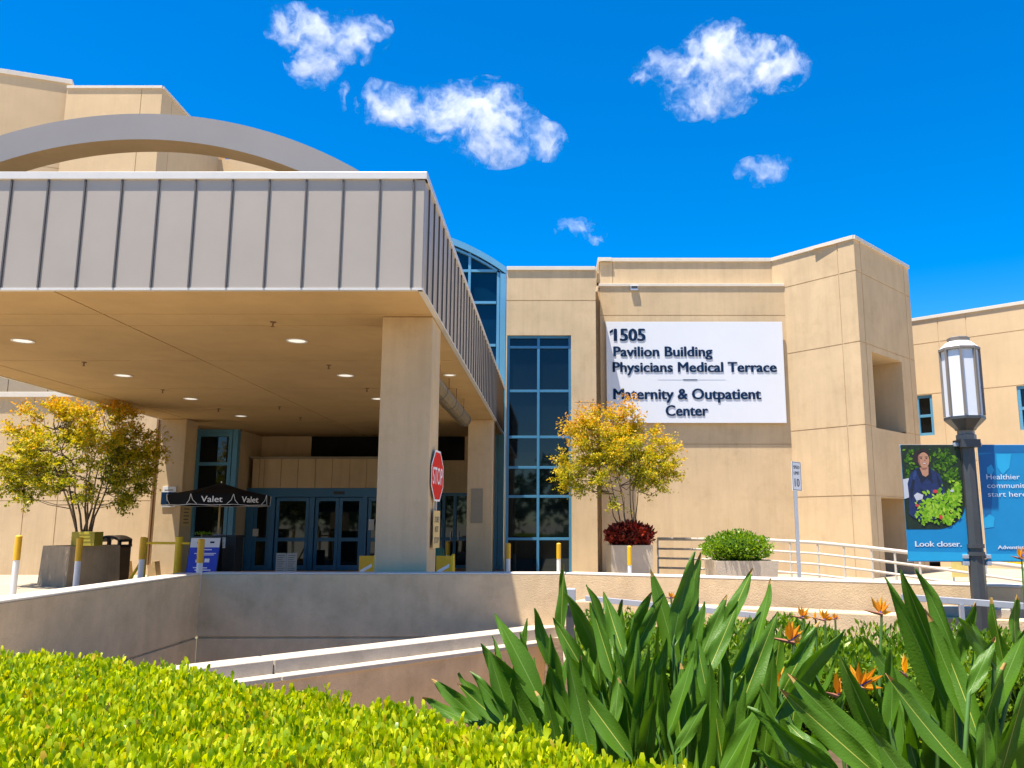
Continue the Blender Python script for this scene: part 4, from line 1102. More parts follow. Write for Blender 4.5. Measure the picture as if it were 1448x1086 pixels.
# tan wedge stops
for px, lab in ((173, 'tan triangular board leaning behind the litter bin'), (213, 'tan triangular board at the foot of the brown downpipe')):
    q_ = at(px, 812, 23.6)
    m_ = MB().prism([(q_.x - .12, 23.6, 0), (q_.x + .17, 23.6, 0), (q_.x + .08, 23.6, .48), (q_.x + .02, 23.6, .48)], (0, .3, 0))
    tag(m_.build('wedge_board', 'wood', None, (q_.x, 23.6, 0)), lab, 'board')

# ================================================================= RAMP RAILING
rp = [at(930, 762, 22.0), at(1080, 763.5, 20.6), at(1156, 767.5, 19.6), at(1232, 775, 18.6), at(1300, 783, 17.6), at(1448, 802, 15.6), at(1560, 816, 14.2)]
rl = thing('ramp_railing', 'long cream pipe railing curving down the ramp before the corner tower', 'railing', (rp[0].x, rp[0].y, 0))
offs = (0, -.25, -.49, -.73)
for i, o_ in enumerate(offs):
    MB().tube([p_ + Z3 * o_ for p_ in rp], .042 if i == 0 else .028, 10).build('rail', 'railcream', rl, smooth=True)
def rail_pt(f):
    f *= len(rp) - 1; i = min(int(f), len(rp) - 2); return rp[i].lerp(rp[i + 1], f - i)
for k in range(13):
    p_ = rail_pt(k / 12)
    MB().tube([(p_.x, p_.y, max(.0, p_.z - 1.02)), tuple(p_ - Z3 * .03)], .026, 8).build('post', 'railcream', rl)
# sloped walkway behind it
m_ = MB()
for a, b_ in zip(rp[:-1], rp[1:]):
    za_, zb_ = max(.03, a.z - 1.0), max(.03, b_.z - 1.0); off = V((.9, 1.6, 0))
    A, B_ = V((a.x - .15, a.y - .25, za_)), V((b_.x - .15, b_.y - .25, zb_)); A2, B2 = A + off, B_ + off
    m_.quad(A, B_, B2, A2); m_.quad(V((A.x, A.y, 0)), V((B_.x, B_.y, 0)), B_, A)
struct(m_.build('ramp_walkway', 'concrete'))
# yellow strip banner far right
a, b_ = at(1394, 786, 24), at(1440, 784, 24); zl_ = at(1394, 798, 24).z
t = thing('banner', 'yellow strip banner hung behind the street lamp at far right', 'banner', (a.x, 24, zl_))
MB().box(a.x, b_.x + .6, 24, 24.02, zl_, a.z + .02).build('fabric', 'yellow2', t)
m_ = MB()
for k in range(7): m_.box(a.x + .28 + .1 * k, a.x + .34 + .1 * k, 23.995, 23.999, zl_ + .08, zl_ + .14 + .03 * (k % 2))
m_.build('printed_marks', 'ink', t)
for x in (a.x, b_.x + .6): MB().tube([(x, 24.03, 0), (x, 24.03, a.z + .05)], .02, 6).build('post', 'steel', t)
a = at(1330, 800, 22)
t = thing('banner', 'pale yellow panel under the left blue banner', 'banner', (a.x, 22.4, 0))
q0, q1 = at(1345, 789, 22.4), at(1392, 789, 22.4); zl_ = at(1345, 816, 22.4).z
M['paleyellow'] = mat('pale_yellow_panel', (.62, .48, .14), .6, var=.15, scale=3)
MB().box(q0.x, q1.x, 22.4, 22.43, max(.02, zl_), q0.z).build('panel', 'paleyellow', t)
for x in (q0.x + .05, q1.x - .05): MB().box(x - .02, x + .02, 22.431, 22.46, 0, q0.z).build('leg', 'steel', t)

# hand rails in front of the sunlit wall
def handrail(pts, label, posts, name='handrail'):
    t_ = thing(name, label, 'handrail', tuple(V((pts[0].x, pts[0].y, 0))))
    m2 = MB()
    for a, b_ in zip(pts[:-1], pts[1:]):
        d_ = (b_ - a).normalized(); n_ = V((-d_.y, d_.x, 0)).normalized()
        m2.obox((a + b_) / 2, (b_ - a) / 2, n_ * .02, V((0, 0, 1)) * .032)
    m2.build('rail', 'railgrey', t_, bevel=.004)
    for f in posts:
        p_ = pts[0].lerp(pts[-1], f)
        MB().box(p_.x - .02, p_.x + .02, p_.y - .02, p_.y + .02, 0, p_.z - .033).build('post', 'railgrey', t_)
    return t_
handrail([at(828, 846, 10.55), at(1012, 864, 10.0), at(1075, 871, 9.8)], 'pale handrail sloping behind the left bird of paradise clump', (.06, .6, .98))
handrail([at(1274, 844, 8.95), at(1340, 849, 8.75), at(1470, 859, 8.35)], 'pale handrail in front of the stucco wall beside the street lamp', (.06, .45, .95))
q_ = at(806, 832, 10.7)
t = thing('path_light', 'small dark grey bollard light poking up at the foot of the stucco wall', 'light', (q_.x, 10.7, 0))
MB().box(q_.x - .05, q_.x + .05, 10.65, 10.75, 0, q_.z - .2).build('post', 'polemetal', t)
MB().box(q_.x - .07, q_.x + .07, 10.62, 10.78, q_.z - .2, q_.z + .0).build('lamp_head', 'railgrey', t, bevel=.01)

# ================================================================= PLANTS
def branchy(base, crown_c, rad, n_tips, trunks, seed, leaf=.075, per=46, base_r=.035, spread=.16, toff=0):
    """returns (branch MB, leaf verts, quads, tone)"""
    r2 = np.random.default_rng(seed); mbx = MB()
    base = np.array(base, float); cc2 = np.array(crown_c, float); rad = np.array(rad, float)
    limbs = []
    for k in range(trunks):
        w = 2 * math.pi * k / trunks + r2.uniform(-.3, .3)
        b0 = base + np.array([math.cos(w), math.sin(w), 0]) * spread * r2.uniform(.5, 1)
        e = cc2 + np.array([math.cos(w) * rad[0] * r2.uniform(.3, .62), math.sin(w) * rad[1] * r2.uniform(.3, .62), rad[2] * r2.uniform(-.1, .55)])
        m1 = b0 + (e - b0) * .38; m1[:2] = b0[:2] + (e[:2] - b0[:2]) * .20
        pts = []
        for i in range(8):
            s = i / 7; p = (1 - s) ** 2 * b0 + 2 * s * (1 - s) * m1 + s * s * e
            pts.append(p + r2.normal(size=3) * .025 * (0 < i < 7))
        mbx.tube(pts, [base_r * (1 - .75 * i / 7) for i in range(8)], 7)
        limbs.append(np.array(pts))
    LP = np.concatenate([l[2:] for l in limbs])
    LV, LA, LS, LT = [], [], [], []
    for k in range(n_tips):
        while True:
            d = r2.normal(size=3); d /= np.linalg.norm(d); q = r2.uniform(.2, 1.08) ** .6
            if d[2] < -.62: continue
            break
        tip = cc2 + d * rad * q * np.array([1, 1, 1 if d[2] > 0 else .95])
        tip += r2.normal(size=3) * .06
        dist = np.linalg.norm(LP - tip, axis=1) + 1.2 * np.maximum(0, LP[:, 2] - tip[2] + .1)
        st_ = LP[np.argmin(dist)]
        md = st_ + (tip - st_) * .5 + np.array([0, 0, -.06]) + r2.normal(size=3) * .05
        mbx.tube([st_, md, tip], [.014, .009, .004], 5, caps=False)
        # sprigs
        for s in range(5):
            dr = (tip - cc2) / rad; dr = dr / (np.linalg.norm(dr) + 1e-6) * .8 + r2.normal(size=3) * .6; dr[2] += .12
            dr /= np.linalg.norm(dr); ln = r2.uniform(.22, .52)
            mm_ = per // 5; f = r2.uniform(.0, 1.0, mm_)
            pos = tip + dr * (f * ln)[:, None] + r2.normal(size=(mm_, 3)) * np.array([.055, .055, .022])
            a_ = dr * .55 + r2.normal(size=(mm_, 3)) * .75
            LV.append(pos); LA.append(a_); LS.append(r2.uniform(.65, 1.25, mm_) * leaf)
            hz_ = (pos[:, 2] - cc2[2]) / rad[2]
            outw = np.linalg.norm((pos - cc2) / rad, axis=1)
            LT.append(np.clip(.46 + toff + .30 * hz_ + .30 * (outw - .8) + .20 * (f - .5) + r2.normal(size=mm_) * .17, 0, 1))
    pos = np.concatenate(LV); ax_ = np.concatenate(LA); sz = np.concatenate(LS); tone = np.concatenate(LT)
    lv, lq = leaves(KITE, pos, ax_, sz, flat=.7)
    return mbx, lv, lq, np.repeat(tone, 4)

def tree(name, label, base, crown_c, rad, **kw):
    t_ = thing(name, label, 'tree', base)
    b_, lv, lq, tone = branchy(base, crown_c, rad, **kw)
    b_.build('trunk', 'bark', t_, smooth=True)
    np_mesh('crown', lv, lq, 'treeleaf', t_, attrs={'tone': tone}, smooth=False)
    return t_
cl = at(117, 655, 21.2)

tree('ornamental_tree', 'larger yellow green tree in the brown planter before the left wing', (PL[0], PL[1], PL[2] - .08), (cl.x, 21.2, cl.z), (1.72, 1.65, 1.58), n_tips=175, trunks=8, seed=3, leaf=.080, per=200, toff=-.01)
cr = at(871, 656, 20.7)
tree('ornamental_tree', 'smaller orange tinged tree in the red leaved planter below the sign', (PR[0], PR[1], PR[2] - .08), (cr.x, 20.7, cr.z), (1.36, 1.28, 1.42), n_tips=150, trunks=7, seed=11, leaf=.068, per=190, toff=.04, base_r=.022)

def shrub(name, label, c, rad, n, material, leaf, tmpl=KITE, core=None, shell=.75, up=.4, fl=None, cat='shrub'):
    t_ = thing(name, label, cat, (c[0], c[1], c[2] - rad[2]))
    d = rng.normal(size=(n, 3)); d /= np.linalg.norm(d, axis=1, keepdims=True)
    q = rng.uniform(shell, 1.0, (n, 1)) * (1 + .07 * np.sin(d[:, :1] * 9 + d[:, 1:2] * 7) + .05 * np.sin(d[:, 2:3] * 14))
    pos = np.array(c) + d * q * np.array(rad)
    ax_ = d + rng.normal(size=(n, 3)) * .6; ax_[:, 2] += up
    lv, lq = leaves(tmpl, pos, ax_, rng.uniform(.6, 1.3, n) * leaf, flat=fl)
    np_mesh('foliage', lv, lq, material, t_, smooth=False)
    if core:
        m_ = MB().lathe([(max(.001, rad[0] * .72 * math.cos(w)), rad[2] * .72 * math.sin(w)) for w in [R(-90 + 15 * k) for k in range(13)]], c, 20)
        m_.build('branches', core, t_, smooth=True)
    return t_
cb = at(1041, 775, 17.0)
shrub('round_shrub', 'round bright green clipped shrub in the low cream planter', (cb.x, 17.0, cb.z), (.70, .60, .33), 5200, 'boxleaf', .055, core='hedgecore')
crd = at(890, 757, 20.5)
shrub('red_shrub', 'dark red spiky foliage filling the cream planter', (crd.x, 20.6, crd.z), (.58, .52, .28), 3000, 'redleaf', .11, core='soil', shell=.6, up=.5)

# ---- foreground trimmed hedge
edge = [(-4.6, 4.14), (-3.2, 4.08), (-2.5, 3.97), (-1.6, 3.72), (-.93, 3.26), (-.62, 2.96), (-.12, 2.58), (.28, 2.20), (.50, 1.8), (.58, 1.2)]
def edge_y(x):
    for (xa, ya), (xb, yb) in zip(edge[:-1], edge[1:]):
        if xa <= x <= xb: return ya + (yb - ya) * (x - xa) / (xb - xa)
    return 1.0 if x > .58 else 4.14
HZ = .892
def hedge_top(x, y):
    dpt = edge_y(x) - y
    und = .018 * math.sin(x * 5.1 + y * 3.3) + .014 * math.sin(x * 9.7 - y * 7.1) + .010 * math.sin(x * 17 + y * 13)
    drop = 0 if dpt > .22 else -.075 * (1 - dpt / .22) ** 2
    return HZ + und + drop
hg = thing('hedge', 'bright yellow green clipped hedge across the left foreground', 'hedge', (-1.6, 2.6, 0))
P_, A_, S_ = [], [], []
r3 = random.Random(4)
def shoot(x, y, z, n, ln, tilt=None):
    tx, ty = (r3.gauss(0, .22), r3.gauss(0, .22)) if tilt is None else tilt
    ph_ = r3.uniform(0, 6.28)
    for k in range(n):
        w = ph_ + k * 2.4; op_ = r3.uniform(.10, .5)
        P_.append((x + r3.gauss(0, .002), y + r3.gauss(0, .002), z + .006 * k)); A_.append((tx + math.cos(w) * op_, ty + math.sin(w) * op_, 1.0)); S_.append(ln * r3.uniform(.7, 1.2))
cnt = 0
while cnt < 24000:
    x = r3.uniform(-3.6, .57); y = r3.uniform(1.35, 4.12)
    if y > edge_y(x): continue
    if abs(x) > y * .72 + .45: continue
    cnt += 1
    hol = math.sin(x * 7.3 + 2 * math.sin(y * 5.1)) * math.sin(y * 8.7 + 1.7 * math.sin(x * 4.3))
    if hol > .72 and r3.random() < .55: continue
    z = hedge_top(x, y) - .035 + r3.gauss(0, .013)
    up_ = 0
    if r3.random() < .08: z += r3.uniform(.01, .045)
    shoot(x, y, z, r3.choice((5, 6, 7)), .029 + .008 * r3.random())
# side face shoots along the far edge
for k in range(2600):
    x = r3.uniform(-3.6, .57); z = r3.uniform(.25, HZ - .06); y = edge_y(x) - r3.uniform(-.015, .03)
    P_.append((x, y, z)); A_.append((r3.gauss(.35, .5), r3.gauss(.7, .4), r3.gauss(.5, .4))); S_.append(r3.uniform(.03, .045))
lv, lq = leaves(PADDLE, np.array(P_), np.array(A_), np.array(S_))
np_mesh('foliage', lv, lq, 'hedge', hg, smooth=False)
# woody core
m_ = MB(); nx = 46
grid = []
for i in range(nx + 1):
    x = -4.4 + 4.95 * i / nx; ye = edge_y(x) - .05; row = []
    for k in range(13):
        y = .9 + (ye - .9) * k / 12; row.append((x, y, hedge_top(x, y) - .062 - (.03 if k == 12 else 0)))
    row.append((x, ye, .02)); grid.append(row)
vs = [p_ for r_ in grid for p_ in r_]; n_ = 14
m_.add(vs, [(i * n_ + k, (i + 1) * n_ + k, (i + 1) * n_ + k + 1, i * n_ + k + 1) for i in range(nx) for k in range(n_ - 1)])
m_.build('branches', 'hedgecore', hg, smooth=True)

# ---- green hedge behind the bird of paradise
def boxhedge(name, label, x0, x1, y0f, y1f, zt_, n, material, leaf):
    t_ = thing(name, label, 'hedge', ((x0 + x1) / 2, y0f((x0 + x1) / 2), 0))
    P2, A2, S2 = [], [], []; r4 = random.Random(9)
    for k in range(n):
        x = r4.uniform(x0, x1); ya, yb = y0f(x), y1f(x)
        bumps = .05 * math.sin(x * 4.3) + .04 * math.sin(x * 9.1 + 1) + .03 * math.sin(x * 19)
        if r4.random() < .55:
            y = r4.uniform(ya, yb); z = zt_ + bumps * .8 + .04 * math.sin(y * 6) - r4.random() * .10 - .10 * max(0, 1 - (y - ya) / .3)
            a_ = (r4.gauss(0, .5), r4.gauss(-.2, .5), 1)
        else:
            z = r4.uniform(.05, zt_ - .05); y = ya + bumps * 1.2 + r4.uniform(-.02, .16) + .05 * math.sin(z * 11 + x * 5)
            a_ = (r4.gauss(0, .6), r4.gauss(-.7, .4), r4.gauss(.6, .4))
        P2.append((x, y, z)); A2.append(a_); S2.append(leaf * r4.uniform(.6, 1.3))
    lv_, lq_ = leaves(OVAL, np.array(P2), np.array(A2), np.array(S2))
    np_mesh('foliage', lv_, lq_, material, t_, smooth=False)
    c_ = MB(); nx_ = 30
    for i in range(nx_):
        xa, xb = x0 + (x1 - x0) * i / nx_, x0 + (x1 - x0) * (i + 1) / nx_
        c_.hexa([(xa, y0f(xa) + .16, 0), (xb, y0f(xb) + .16, 0), (xb, y1f(xb) - .05, 0), (xa, y1f(xa) - .05, 0), (xa, y0f(xa) + .18, zt_ - .13), (xb, y0f(xb) + .18, zt_ - .13), (xb, y1f(xb) - .08, zt_ - .13), (xa, y1f(xa) - .08, zt_ - .13)])
    c_.build('branches', 'hedgecore', t_)
    return t_
boxhedge('hedge', 'loose mid green hedge behind the orange bird of paradise flowers', .2, 5.6, lambda x: 6.3 - .18 * x, lambda x: 8.9 - .45 * x, .585, 26000, 'hedge2', .055)

# ---- bird of paradise
def sleaf(parent, base, tip, width, roll, fold=.35, bend=.06, root=None, dry=False):
    base, tip = V(base), V(tip); L = (tip - base).length; ax_ = (tip - base) / L
    vdir = (base.lerp(tip, .5) - V((0, 0, EYE))).normalized()
    side = ax_.cross(vdir).normalized(); nrm = side.cross(ax_).normalized()
    side, nrm = side * math.cos(roll) + nrm * math.sin(roll), nrm * math.cos(roll) - side * math.sin(roll)
    if nrm.dot(vdir) > 0: nrm = -nrm
    rows = 13; cols = (-1, -.75, -.4, -.036, .036, .4, .75, 1)
    vs, uv = [], []
    for i in range(rows):
        s = i / (rows - 1)
        w = width * .5 * (1.95 * (s + .012) ** .62 * (1 - s) ** .98) * (1 - .0 * s) + .0015
        c_ = base + ax_ * (L * s) + nrm * (bend * L * 4 * s * (1 - s)) * -1
        for c in cols:
            wob = .010 * math.sin(9 * s + 3 * c + L * 40) * abs(c)
            vs.append(c_ + side * (c * w * math.cos(fold)) + nrm * (abs(c) ** 1.3 * w * math.sin(fold) + wob)); uv.append((c, s))
    nc = len(cols); fs, mi = [], []
    for i in range(rows - 1):
        for k in range(nc - 1):
            fs.append((i * nc + k, i * nc + k + 1, (i + 1) * nc + k + 1, (i + 1) * nc + k))
            mi.append(1 if k == 3 else (3 if dry and i >= rows - 2 else 0))
    m_ = MB(); m_.v = [tuple(x) for x in vs]; m_.f = fs; m_.m = mi
    if root is not None:
        root = V(root); mid_ = root.lerp(base, .55) + (V((0, 0, 1)) * .05 - ax_ * .04)
        m_.tube([root, mid_, base + ax_ * .004, base + ax_ * (L * .1)], [.011, .009, .007, .003], 6, caps=False, mi=2)
    ob = m_.build('leaf', ['blade', 'midrib' if (len(COL.objects) * 7) % 10 < 4 else 'midrib2', 'petiole', 'drytip'], parent, smooth=True)
    me = ob.data; ul = me.uv_layers.new(name='UVMap'); nv = len(uv)
    for lp in me.loops:
        ul.data[lp.index].uv = uv[lp.vertex_index] if lp.vertex_index < nv else (0, 0)
    return ob

def clump(label, root_c, leafs, depth, seed, fill, fillbox):
    t_ = thing('bird_of_paradise_plant', label, 'plant', (root_c[0], root_c[1], 0))
    r5 = random.Random(seed)
    for (tx, ty, bx_, by_) in leafs:
        Yt = depth(ty) + r5.uniform(-.12, .12); tip = at(tx, ty, Yt)
        L_px = math.hypot(tx - bx_, ty - by_); Yb = Yt - r5.uniform(-.05, .14)
        b_ = at(bx_, by_, Yb)
        d_ = b_ - tip
        b_ = b_ + d_ * .08
        L_ = (tip - b_).length
        wd = min(.165, max(.075, L_ * .31)) * r5.uniform(.85, 1.1)
        rt_ = V((root_c[0] * .5 + b_.x * .5 + r5.gauss(0, .08), b_.y + r5.uniform(-.1, .2), .02))
        sleaf(t_, b_, tip, wd, r5.choice((-1, 1)) * r5.uniform(0, .85), r5.uniform(.10, .4), r5.uniform(-.02, .05), rt_, r5.random() < .3)
    for k in range(fill):
        x = r5.uniform(*fillbox[0]); y = r5.uniform(*fillbox[1]); zb = r5.uniform(.30, .62); L_ = r5.uniform(.35, .5)
        lean = V((r5.gauss((x - root_c[0]) * .5, .22), r5.gauss(0, .2), 1)).normalized()
        b_ = V((x, y, zb)); tip = b_ + lean * L_
        if tip.z > fillbox[2]: tip.z = fillbox[2] - r5.random() * .1
        sleaf(t_, b_, tip, r5.uniform(.09, .14), r5.uniform(-1.1, 1.1), r5.uniform(.15, .5), r5.uniform(-.02, .05), (x * .7 + root_c[0] * .3, y, .02))
    return t_
def z5(a, b_, c_, d_): return (700 + a / 3.55, 780 + b_ / 3.55, 700 + c_ / 3.55, 780 + d_ / 3.55)
def z4(a, b_, c_, d_): return (380 + a / 3.55, 780 + b_ / 3.55, 380 + c_ / 3.55, 780 + d_ / 3.55)
def z6(a, b_, c_, d_): return (1048 + a / 3.55, 780 + b_ / 3.55, 1048 + c_ / 3.55, 780 + d_ / 3.55)
L1 = [z5(*q) for q in ((0, 310, 230, 760), (195, 285, 320, 640), (345, 60, 330, 420), (345, 200, 560, 620), (290, 330, 470, 640), (460, 165, 560, 420), (545, 200, 640, 500),
      (480, 255, 600, 640), (640, 240, 620, 480), (785, 200, 660, 520), (845, 205, 690, 520), (780, 85, 910, 540), (1005, 0, 900, 430), (1030, 0, 950, 480), (1050, 250, 990, 560),
      (1165, 215, 1040, 520), (1295, 85, 1150, 400), (1220, 250, 1070, 600), (1385, 135, 1310, 460), (1330, 300, 1200, 620), (1420, 300, 1235, 780), (860, 430, 790, 880),
      (1000, 500, 880, 890), (1010, 440, 1100, 890), (1140, 430, 1215, 880), (630, 560, 600, 860), (615, 635, 800, 900), (375, 620, 660, 1010), (1080, 715, 920, 990),
      (1330, 760, 1140, 1110), (355, 500, 520, 700), (260, 560, 380, 830), (0, 520, 250, 890), (700, 330, 660, 640), (430, 520, 470, 800), (930, 560, 960, 900), (700, 700, 760, 1000), (200, 700, 380, 960))]
L1 += [z4(*q) for q in ((770, 735, 1010, 850), (815, 640, 1060, 850), (950, 610, 1080, 760), (945, 660, 1170, 860), (1010, 600, 1250, 880), (1065, 460, 1330, 900))]
dep1 = lambda ty: 4.25 - .95 * min(1, max(0, (ty - 790) / 220))
clump('bird of paradise plant at the left end of the clump, leaning over the hedge', (.02, 3.85), [q for q in L1 if q[0] < 785], dep1, 21, 62, ((-.22, .36), (3.35, 4.35), 1.05))
c1 = clump('tallest bird of paradise plant in the middle, below the round shrub and speed sign', (.60, 3.95), [q for q in L1 if q[0] >= 785], dep1, 22, 66, ((.22, 1.1), (3.35, 4.4), 1.10))
L2 = [z6(*q) for q in ((520, 390, 200, 800), (395, 350, 210, 700), (230, 610, 720, 1080), (30, 780, 470, 1100), (195, 690, 660, 1100), (490, 520, 760, 1100), (605, 425, 960, 830),
      (720, 130, 1160, 1100), (800, 90, 1060, 740), (880, 85, 1070, 520), (920, 290, 1250, 1040), (720, 610, 1130, 1110), (1180, 250, 1080, 560), (1085, 330, 1260, 560),
      (1250, 230, 1325, 600), (1380, 215, 1385, 520), (1275, 430, 1150, 700), (1430, 390, 1250, 820), (1440, 640, 1310, 1100), (750, 490, 750, 860), (50, 1000, 270, 1100),
      (220, 850, 450, 1080), (1220, 810, 1230, 1120), (1140, 340, 1300, 620), (980, 380, 1180, 900), (1330, 560, 1200, 980))]
c2 = clump('bird of paradise clump at the right edge with the longest leaves', (1.35, 2.95), L2, lambda ty: 3.3 - .75 * min(1, max(0, (ty - 800) / 230)), 33, 60, ((.9, 2.1), (2.6, 3.6), .95))

def flower(parent, px, py, Y, size, yaw, stem_to):
    size *= .8
    p_ = at(px, py, Y); r6 = random.Random(int(px * 7 + py)); m_ = MB()
    ca, sa = math.cos(yaw), math.sin(yaw)
    for k in range(6):
        an = R(-28 + 24 * k + r6.uniform(-8, 8)) ; ln = size * r6.uniform(.75, 1.1)
        d_ = V((math.sin(an) * ca * .9, r6.uniform(-.3, .3) + math.sin(an) * sa, math.cos(an) + .15)).normalized()
        s_ = d_.cross(V((0, 1, .2))).normalized(); w_ = size * .13
        n_ = s_.cross(d_)
        b_ = p_.copy(); m1 = p_ + d_ * ln * .5; e_ = p_ + d_ * ln
        m_.add([b_, m1 + s_ * w_ + n_ * w_ * .3, e_, m1 - s_ * w_ + n_ * w_ * .3, m1 - n_ * w_ * .4], [(0, 1, 2, 4), (0, 4, 2, 3)])
    fl_ = m_.build('flower', 'orange', parent, smooth=False)
    d_ = V((-ca, -sa * .5, .22)).normalized()
    MB().tube([p_ + d_ * size * -.15, p_ + d_ * size * .35, p_ + d_ * size * .95], [size * .09, size * .08, .002], 6).build('spathe', 'spathe', fl_)
    MB().tube([p_ + Z3 * size * .05, p_ + V((ca, sa, .7)).normalized() * size * .55], [.005, .002], 5).build('petal', 'bluepetal', fl_)
    rt_ = V(stem_to)
    MB().tube([p_ - d_ * size * .12, p_.lerp(rt_, .4) + V((0, 0, .02)), rt_], [.007, .008, .010], 6).build('stem', 'petiole', fl_)
for (px, py, Y, sz, yaw) in ((1244, 868, 4.9, .13, .4), (1118, 908, 4.2, .14, .3), (1185, 985, 3.9, .13, 1.0), (1216, 972, 4.0, .15, -.3), (1104, 975, 3.8, .13, .6), (1280, 955, 4.0, .12, 1.2)):
    p_ = at(px, py, Y); flower(c2, px, py, Y, sz, yaw, (p_.x * .85 + .2, Y - .05, .05))
c3 = thing('bird_of_paradise_plant', 'distant small bird of paradise flowers rising from the green hedge', 'plant', (2.0, 6.0, 0))
for (px, py, Y, sz, yaw) in ((1134, 874, 6.1, .12, .4), (1153, 876, 6.2, .08, 1.2), (1165, 877, 6.2, .11, -.4), (1180, 876, 6.2, .07, .2), (1443, 790, 7.6, .14, .5), (948, 846, 6.3, .07, .3)):
    p_ = at(px, py, Y); flower(c3, px, py, Y, sz, yaw, (p_.x, Y, .3))
for k in range(9):
    x = 1.6 + .18 * k; b_ = V((x, 5.95, .28)); sleaf(c3, b_, b_ + V((random.gauss(0, .1), random.gauss(0, .1), .36)), .07, random.uniform(-1, 1), .3, .03, (x, 6, .02))

# ---- wood behind the viewpoint, seen only as reflections in the glass
P2 = []
for k in range(34):
    cx_, cy_ = -42 + 2.7 * k + rng.normal() * 1.5, -27 - 7 * rng.random(); h_ = 4.5 + 4.5 * rng.random()
    d = rng.normal(size=(420, 3)); d /= np.linalg.norm(d, axis=1, keepdims=True)
    lob = 1 + .25 * np.sin(d[:, :1] * 5 + k) + .2 * np.sin(d[:, 2:3] * 7 + k * 2)
    P2.append(np.array([cx_, cy_, h_ * .58]) + d * lob * np.array([2.3, 2.3, h_ * .45]) * rng.uniform(.5, 1, (420, 1)))
P2 = np.concatenate(P2)
lv, lq = leaves(KITE, P2, rng.normal(size=P2.shape), rng.uniform(.5, .95, len(P2)))
tag(np_mesh('distant_trees', lv, lq, 'farleaf', None, (0, -30, 0), smooth=False), kind='stuff')


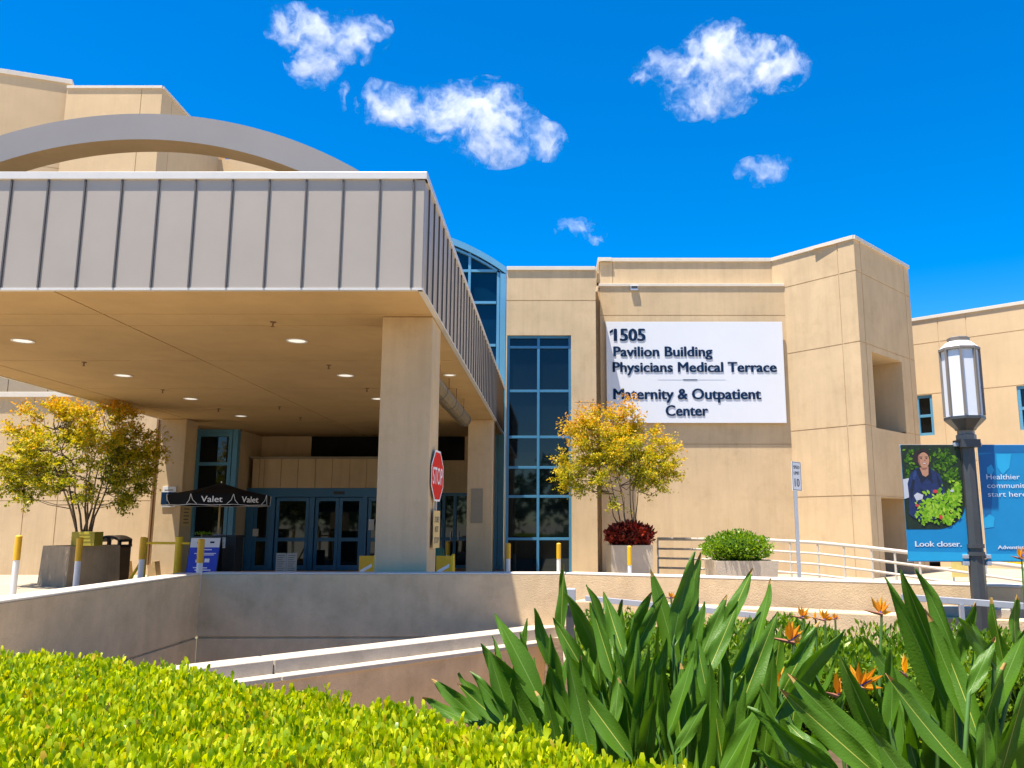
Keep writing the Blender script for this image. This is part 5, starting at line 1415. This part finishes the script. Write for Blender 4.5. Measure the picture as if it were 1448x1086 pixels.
def cloud(label, lobes, Y=900., dens=.038, seed=0):
    cs = [at(l[0], l[1], Y) for l in lobes]; k = Y / FPX * 1.02
    ctr = sum((c for c in cs), V()) / len(cs)
    rads = [V((l[2] * k, (l[2] + l[3]) * .42 * k, l[3] * k)) for l in lobes]
    bm = bmesh.new(); bmesh.ops.create_icosphere(bm, subdivisions=4, radius=1)
    for v in bm.verts:
        d = v.co.normalized(); best = 3 * k
        for c, r_ in zip(cs, rads):
            r_ = r_ * 1.25; o = ctr - c
            A = sum((d[i] / r_[i]) ** 2 for i in range(3)); B_ = 2 * sum(d[i] * o[i] / r_[i] ** 2 for i in range(3)); C_ = sum((o[i] / r_[i]) ** 2 for i in range(3)) - 1
            D = B_ * B_ - 4 * A * C_
            if D > 0: best = max(best, (-B_ + math.sqrt(D)) / (2 * A))
        v.co = d * best
    me = bpy.data.meshes.new('cloud'); bm.to_mesh(me); bm.free()
    m = bpy.data.materials.new('cloud_vapour'); m.use_nodes = True; nt = m.node_tree
    nt.nodes.remove(nt.nodes['Principled BSDF']); out = nt.nodes['Material Output']
    tc = node(nt, 'ShaderNodeTexCoord')
    off = node(nt, 'ShaderNodeVectorMath', operation='ADD'); off.inputs[1].default_value = (seed * 133.7, seed * 71.3, seed * 17)
    link(nt, tc.outputs['Object'], off.inputs[0])
    wn = node(nt, 'ShaderNodeTexNoise', Scale=.022 / k * .78, Detail=3, Roughness=.6); link(nt, off.outputs[0], wn.inputs['Vector'])
    sb = node(nt, 'ShaderNodeVectorMath', operation='SUBTRACT'); sb.inputs[1].default_value = (.5, .5, .5); link(nt, wn.outputs['Color'], sb.inputs[0])
    sc_ = node(nt, 'ShaderNodeVectorMath', operation='SCALE'); sc_.inputs['Scale'].default_value = 75 * k / .78; link(nt, sb.outputs[0], sc_.inputs[0])
    wp = node(nt, 'ShaderNodeVectorMath', operation='ADD'); link(nt, tc.outputs['Object'], wp.inputs[0]); link(nt, sc_.outputs[0], wp.inputs[1])
    fld = None
    for c, r_ in zip(cs, rads):
        a = node(nt, 'ShaderNodeVectorMath', operation='SUBTRACT'); a.inputs[1].default_value = c - ctr; link(nt, wp.outputs[0], a.inputs[0])
        b = node(nt, 'ShaderNodeVectorMath', operation='DIVIDE'); b.inputs[1].default_value = r_; link(nt, a.outputs[0], b.inputs[0])
        l = node(nt, 'ShaderNodeVectorMath', operation='LENGTH'); link(nt, b.outputs[0], l.inputs[0])
        f = node(nt, 'ShaderNodeMath', operation='SUBTRACT'); f.inputs[0].default_value = 1; link(nt, l.outputs['Value'], f.inputs[1])
        if fld is None: fld = f
        else:
            mx = node(nt, 'ShaderNodeMath', operation='MAXIMUM'); link(nt, fld.outputs[0], mx.inputs[0]); link(nt, f.outputs[0], mx.inputs[1]); fld = mx
    ad = node(nt, 'ShaderNodeVectorMath', operation='ADD'); link(nt, off.outputs[0], ad.inputs[0]); link(nt, sc_.outputs[0], ad.inputs[1])
    fn = node(nt, 'ShaderNodeTexNoise', Scale=.055 / k * .78, Detail=9, Roughness=.68); link(nt, ad.outputs[0], fn.inputs['Vector'])
    n2 = node(nt, 'ShaderNodeMath', operation='MULTIPLY_ADD'); n2.inputs[1].default_value = 6.4; n2.inputs[2].default_value = -3.38; link(nt, fn.outputs['Fac'], n2.inputs[0])
    sm = node(nt, 'ShaderNodeMath', operation='MULTIPLY_ADD'); sm.inputs[1].default_value = 1.25; link(nt, fld.outputs[0], sm.inputs[0]); link(nt, n2.outputs[0], sm.inputs[2])
    gn = node(nt, 'ShaderNodeMath', operation='MULTIPLY', use_clamp=True); gn.inputs[1].default_value = .75; link(nt, sm.outputs[0], gn.inputs[0])
    dn = node(nt, 'ShaderNodeMath', operation='MULTIPLY'); dn.inputs[1].default_value = dens; link(nt, gn.outputs[0], dn.inputs[0])
    vs_ = node(nt, 'ShaderNodeVolumeScatter'); vs_.inputs['Color'].default_value = (1, 1, 1, 1); vs_.inputs['Anisotropy'].default_value = 0
    link(nt, dn.outputs[0], vs_.inputs['Density']); link(nt, vs_.outputs[0], out.inputs['Volume'])
    try: m.cycles.volume_step_rate = .35
    except Exception: pass
    me.materials.append(m)
    o = bpy.data.objects.new('cloud', me); COL.objects.link(o); o.location = ctr
    return tag(o, label, 'cloud', 'small white clouds in the blue sky')
cloud('ragged white cloud at the top of the sky above the canopy roof', [(425, 40, 48, 30), (500, 55, 45, 34), (448, 88, 40, 36), (395, 25, 25, 22), (486, 132, 11, 26), (540, 42, 16, 20)], seed=1)
cloud('widest white cloud, low and ragged, right of the canopy roof', [(560, 155, 55, 26), (640, 160, 60, 38), (690, 165, 62, 48), (700, 205, 55, 28), (770, 200, 32, 28), (530, 124, 22, 13), (788, 214, 16, 14)], seed=2)
cloud('solid white cloud high over the white wall sign', [(960, 95, 50, 28), (1020, 85, 62, 50), (1085, 95, 55, 38), (1000, 140, 60, 26), (910, 108, 26, 13), (960, 150, 18, 20)], seed=3)
cloud('tiny wispy cloud above the corner tower', [(1075, 243, 34, 20), (1100, 228, 24, 12)], seed=4, dens=.03)
cloud('tiny wispy cloud just above the roof of the sign wing', [(812, 322, 28, 18), (838, 336, 24, 10)], seed=5, dens=.03)


# ================================================================= LIGHT, SKY, CAMERA
sun_to = V((-.21, -.195, 1)).normalized()
sl = bpy.data.lights.new('sun', 'SUN'); sl.energy = 5.0; sl.angle = R(.53); sl.color = (1, .93, .82)
so = bpy.data.objects.new('sun', sl); COL.objects.link(so)
so.rotation_euler = (-sun_to).to_track_quat('-Z', 'Y').to_euler()
so.location = (-8, -8, 40)
wd_ = bpy.data.worlds.new('World'); S.world = wd_; wd_.use_nodes = True
nt = wd_.node_tree; bg = nt.nodes['Background']
sk = nt.nodes.new('ShaderNodeTexSky'); sk.sky_type = 'NISHITA'; sk.sun_disc = False
sk.sun_elevation = math.asin(sun_to.z); sk.sun_rotation = math.atan2(sun_to.x, sun_to.y)
sk.altitude = 300; sk.air_density = 1.0; sk.dust_density = .2; sk.ozone_density = 3.0
hs = nt.nodes.new('ShaderNodeHueSaturation'); hs.inputs['Saturation'].default_value = 1.55; hs.inputs['Value'].default_value = 1.12
hs.inputs['Hue'].default_value = .505
nt.links.new(sk.outputs[0], hs.inputs['Color']); nt.links.new(hs.outputs[0], bg.inputs['Color'])
bg.inputs['Strength'].default_value = .085

cam = bpy.data.cameras.new('camera'); co = bpy.data.objects.new('camera', cam); COL.objects.link(co)
co.location = (0, 0, EYE); co.rotation_euler = (R(90) + PITCH, 0, 0)
cam.sensor_width = 36; cam.lens = FPX / 1448 * 36; cam.shift_x = -(PX0 - 724) / 1448
cam.clip_start = .05; cam.clip_end = 6000
S.camera = co
S.view_settings.view_transform = 'Standard'; S.view_settings.look = 'None'
S.view_settings.exposure = 1.25; S.view_settings.gamma = 1
S.cycles.max_bounces = 8; S.cycles.diffuse_bounces = 4; S.cycles.volume_bounces = 4
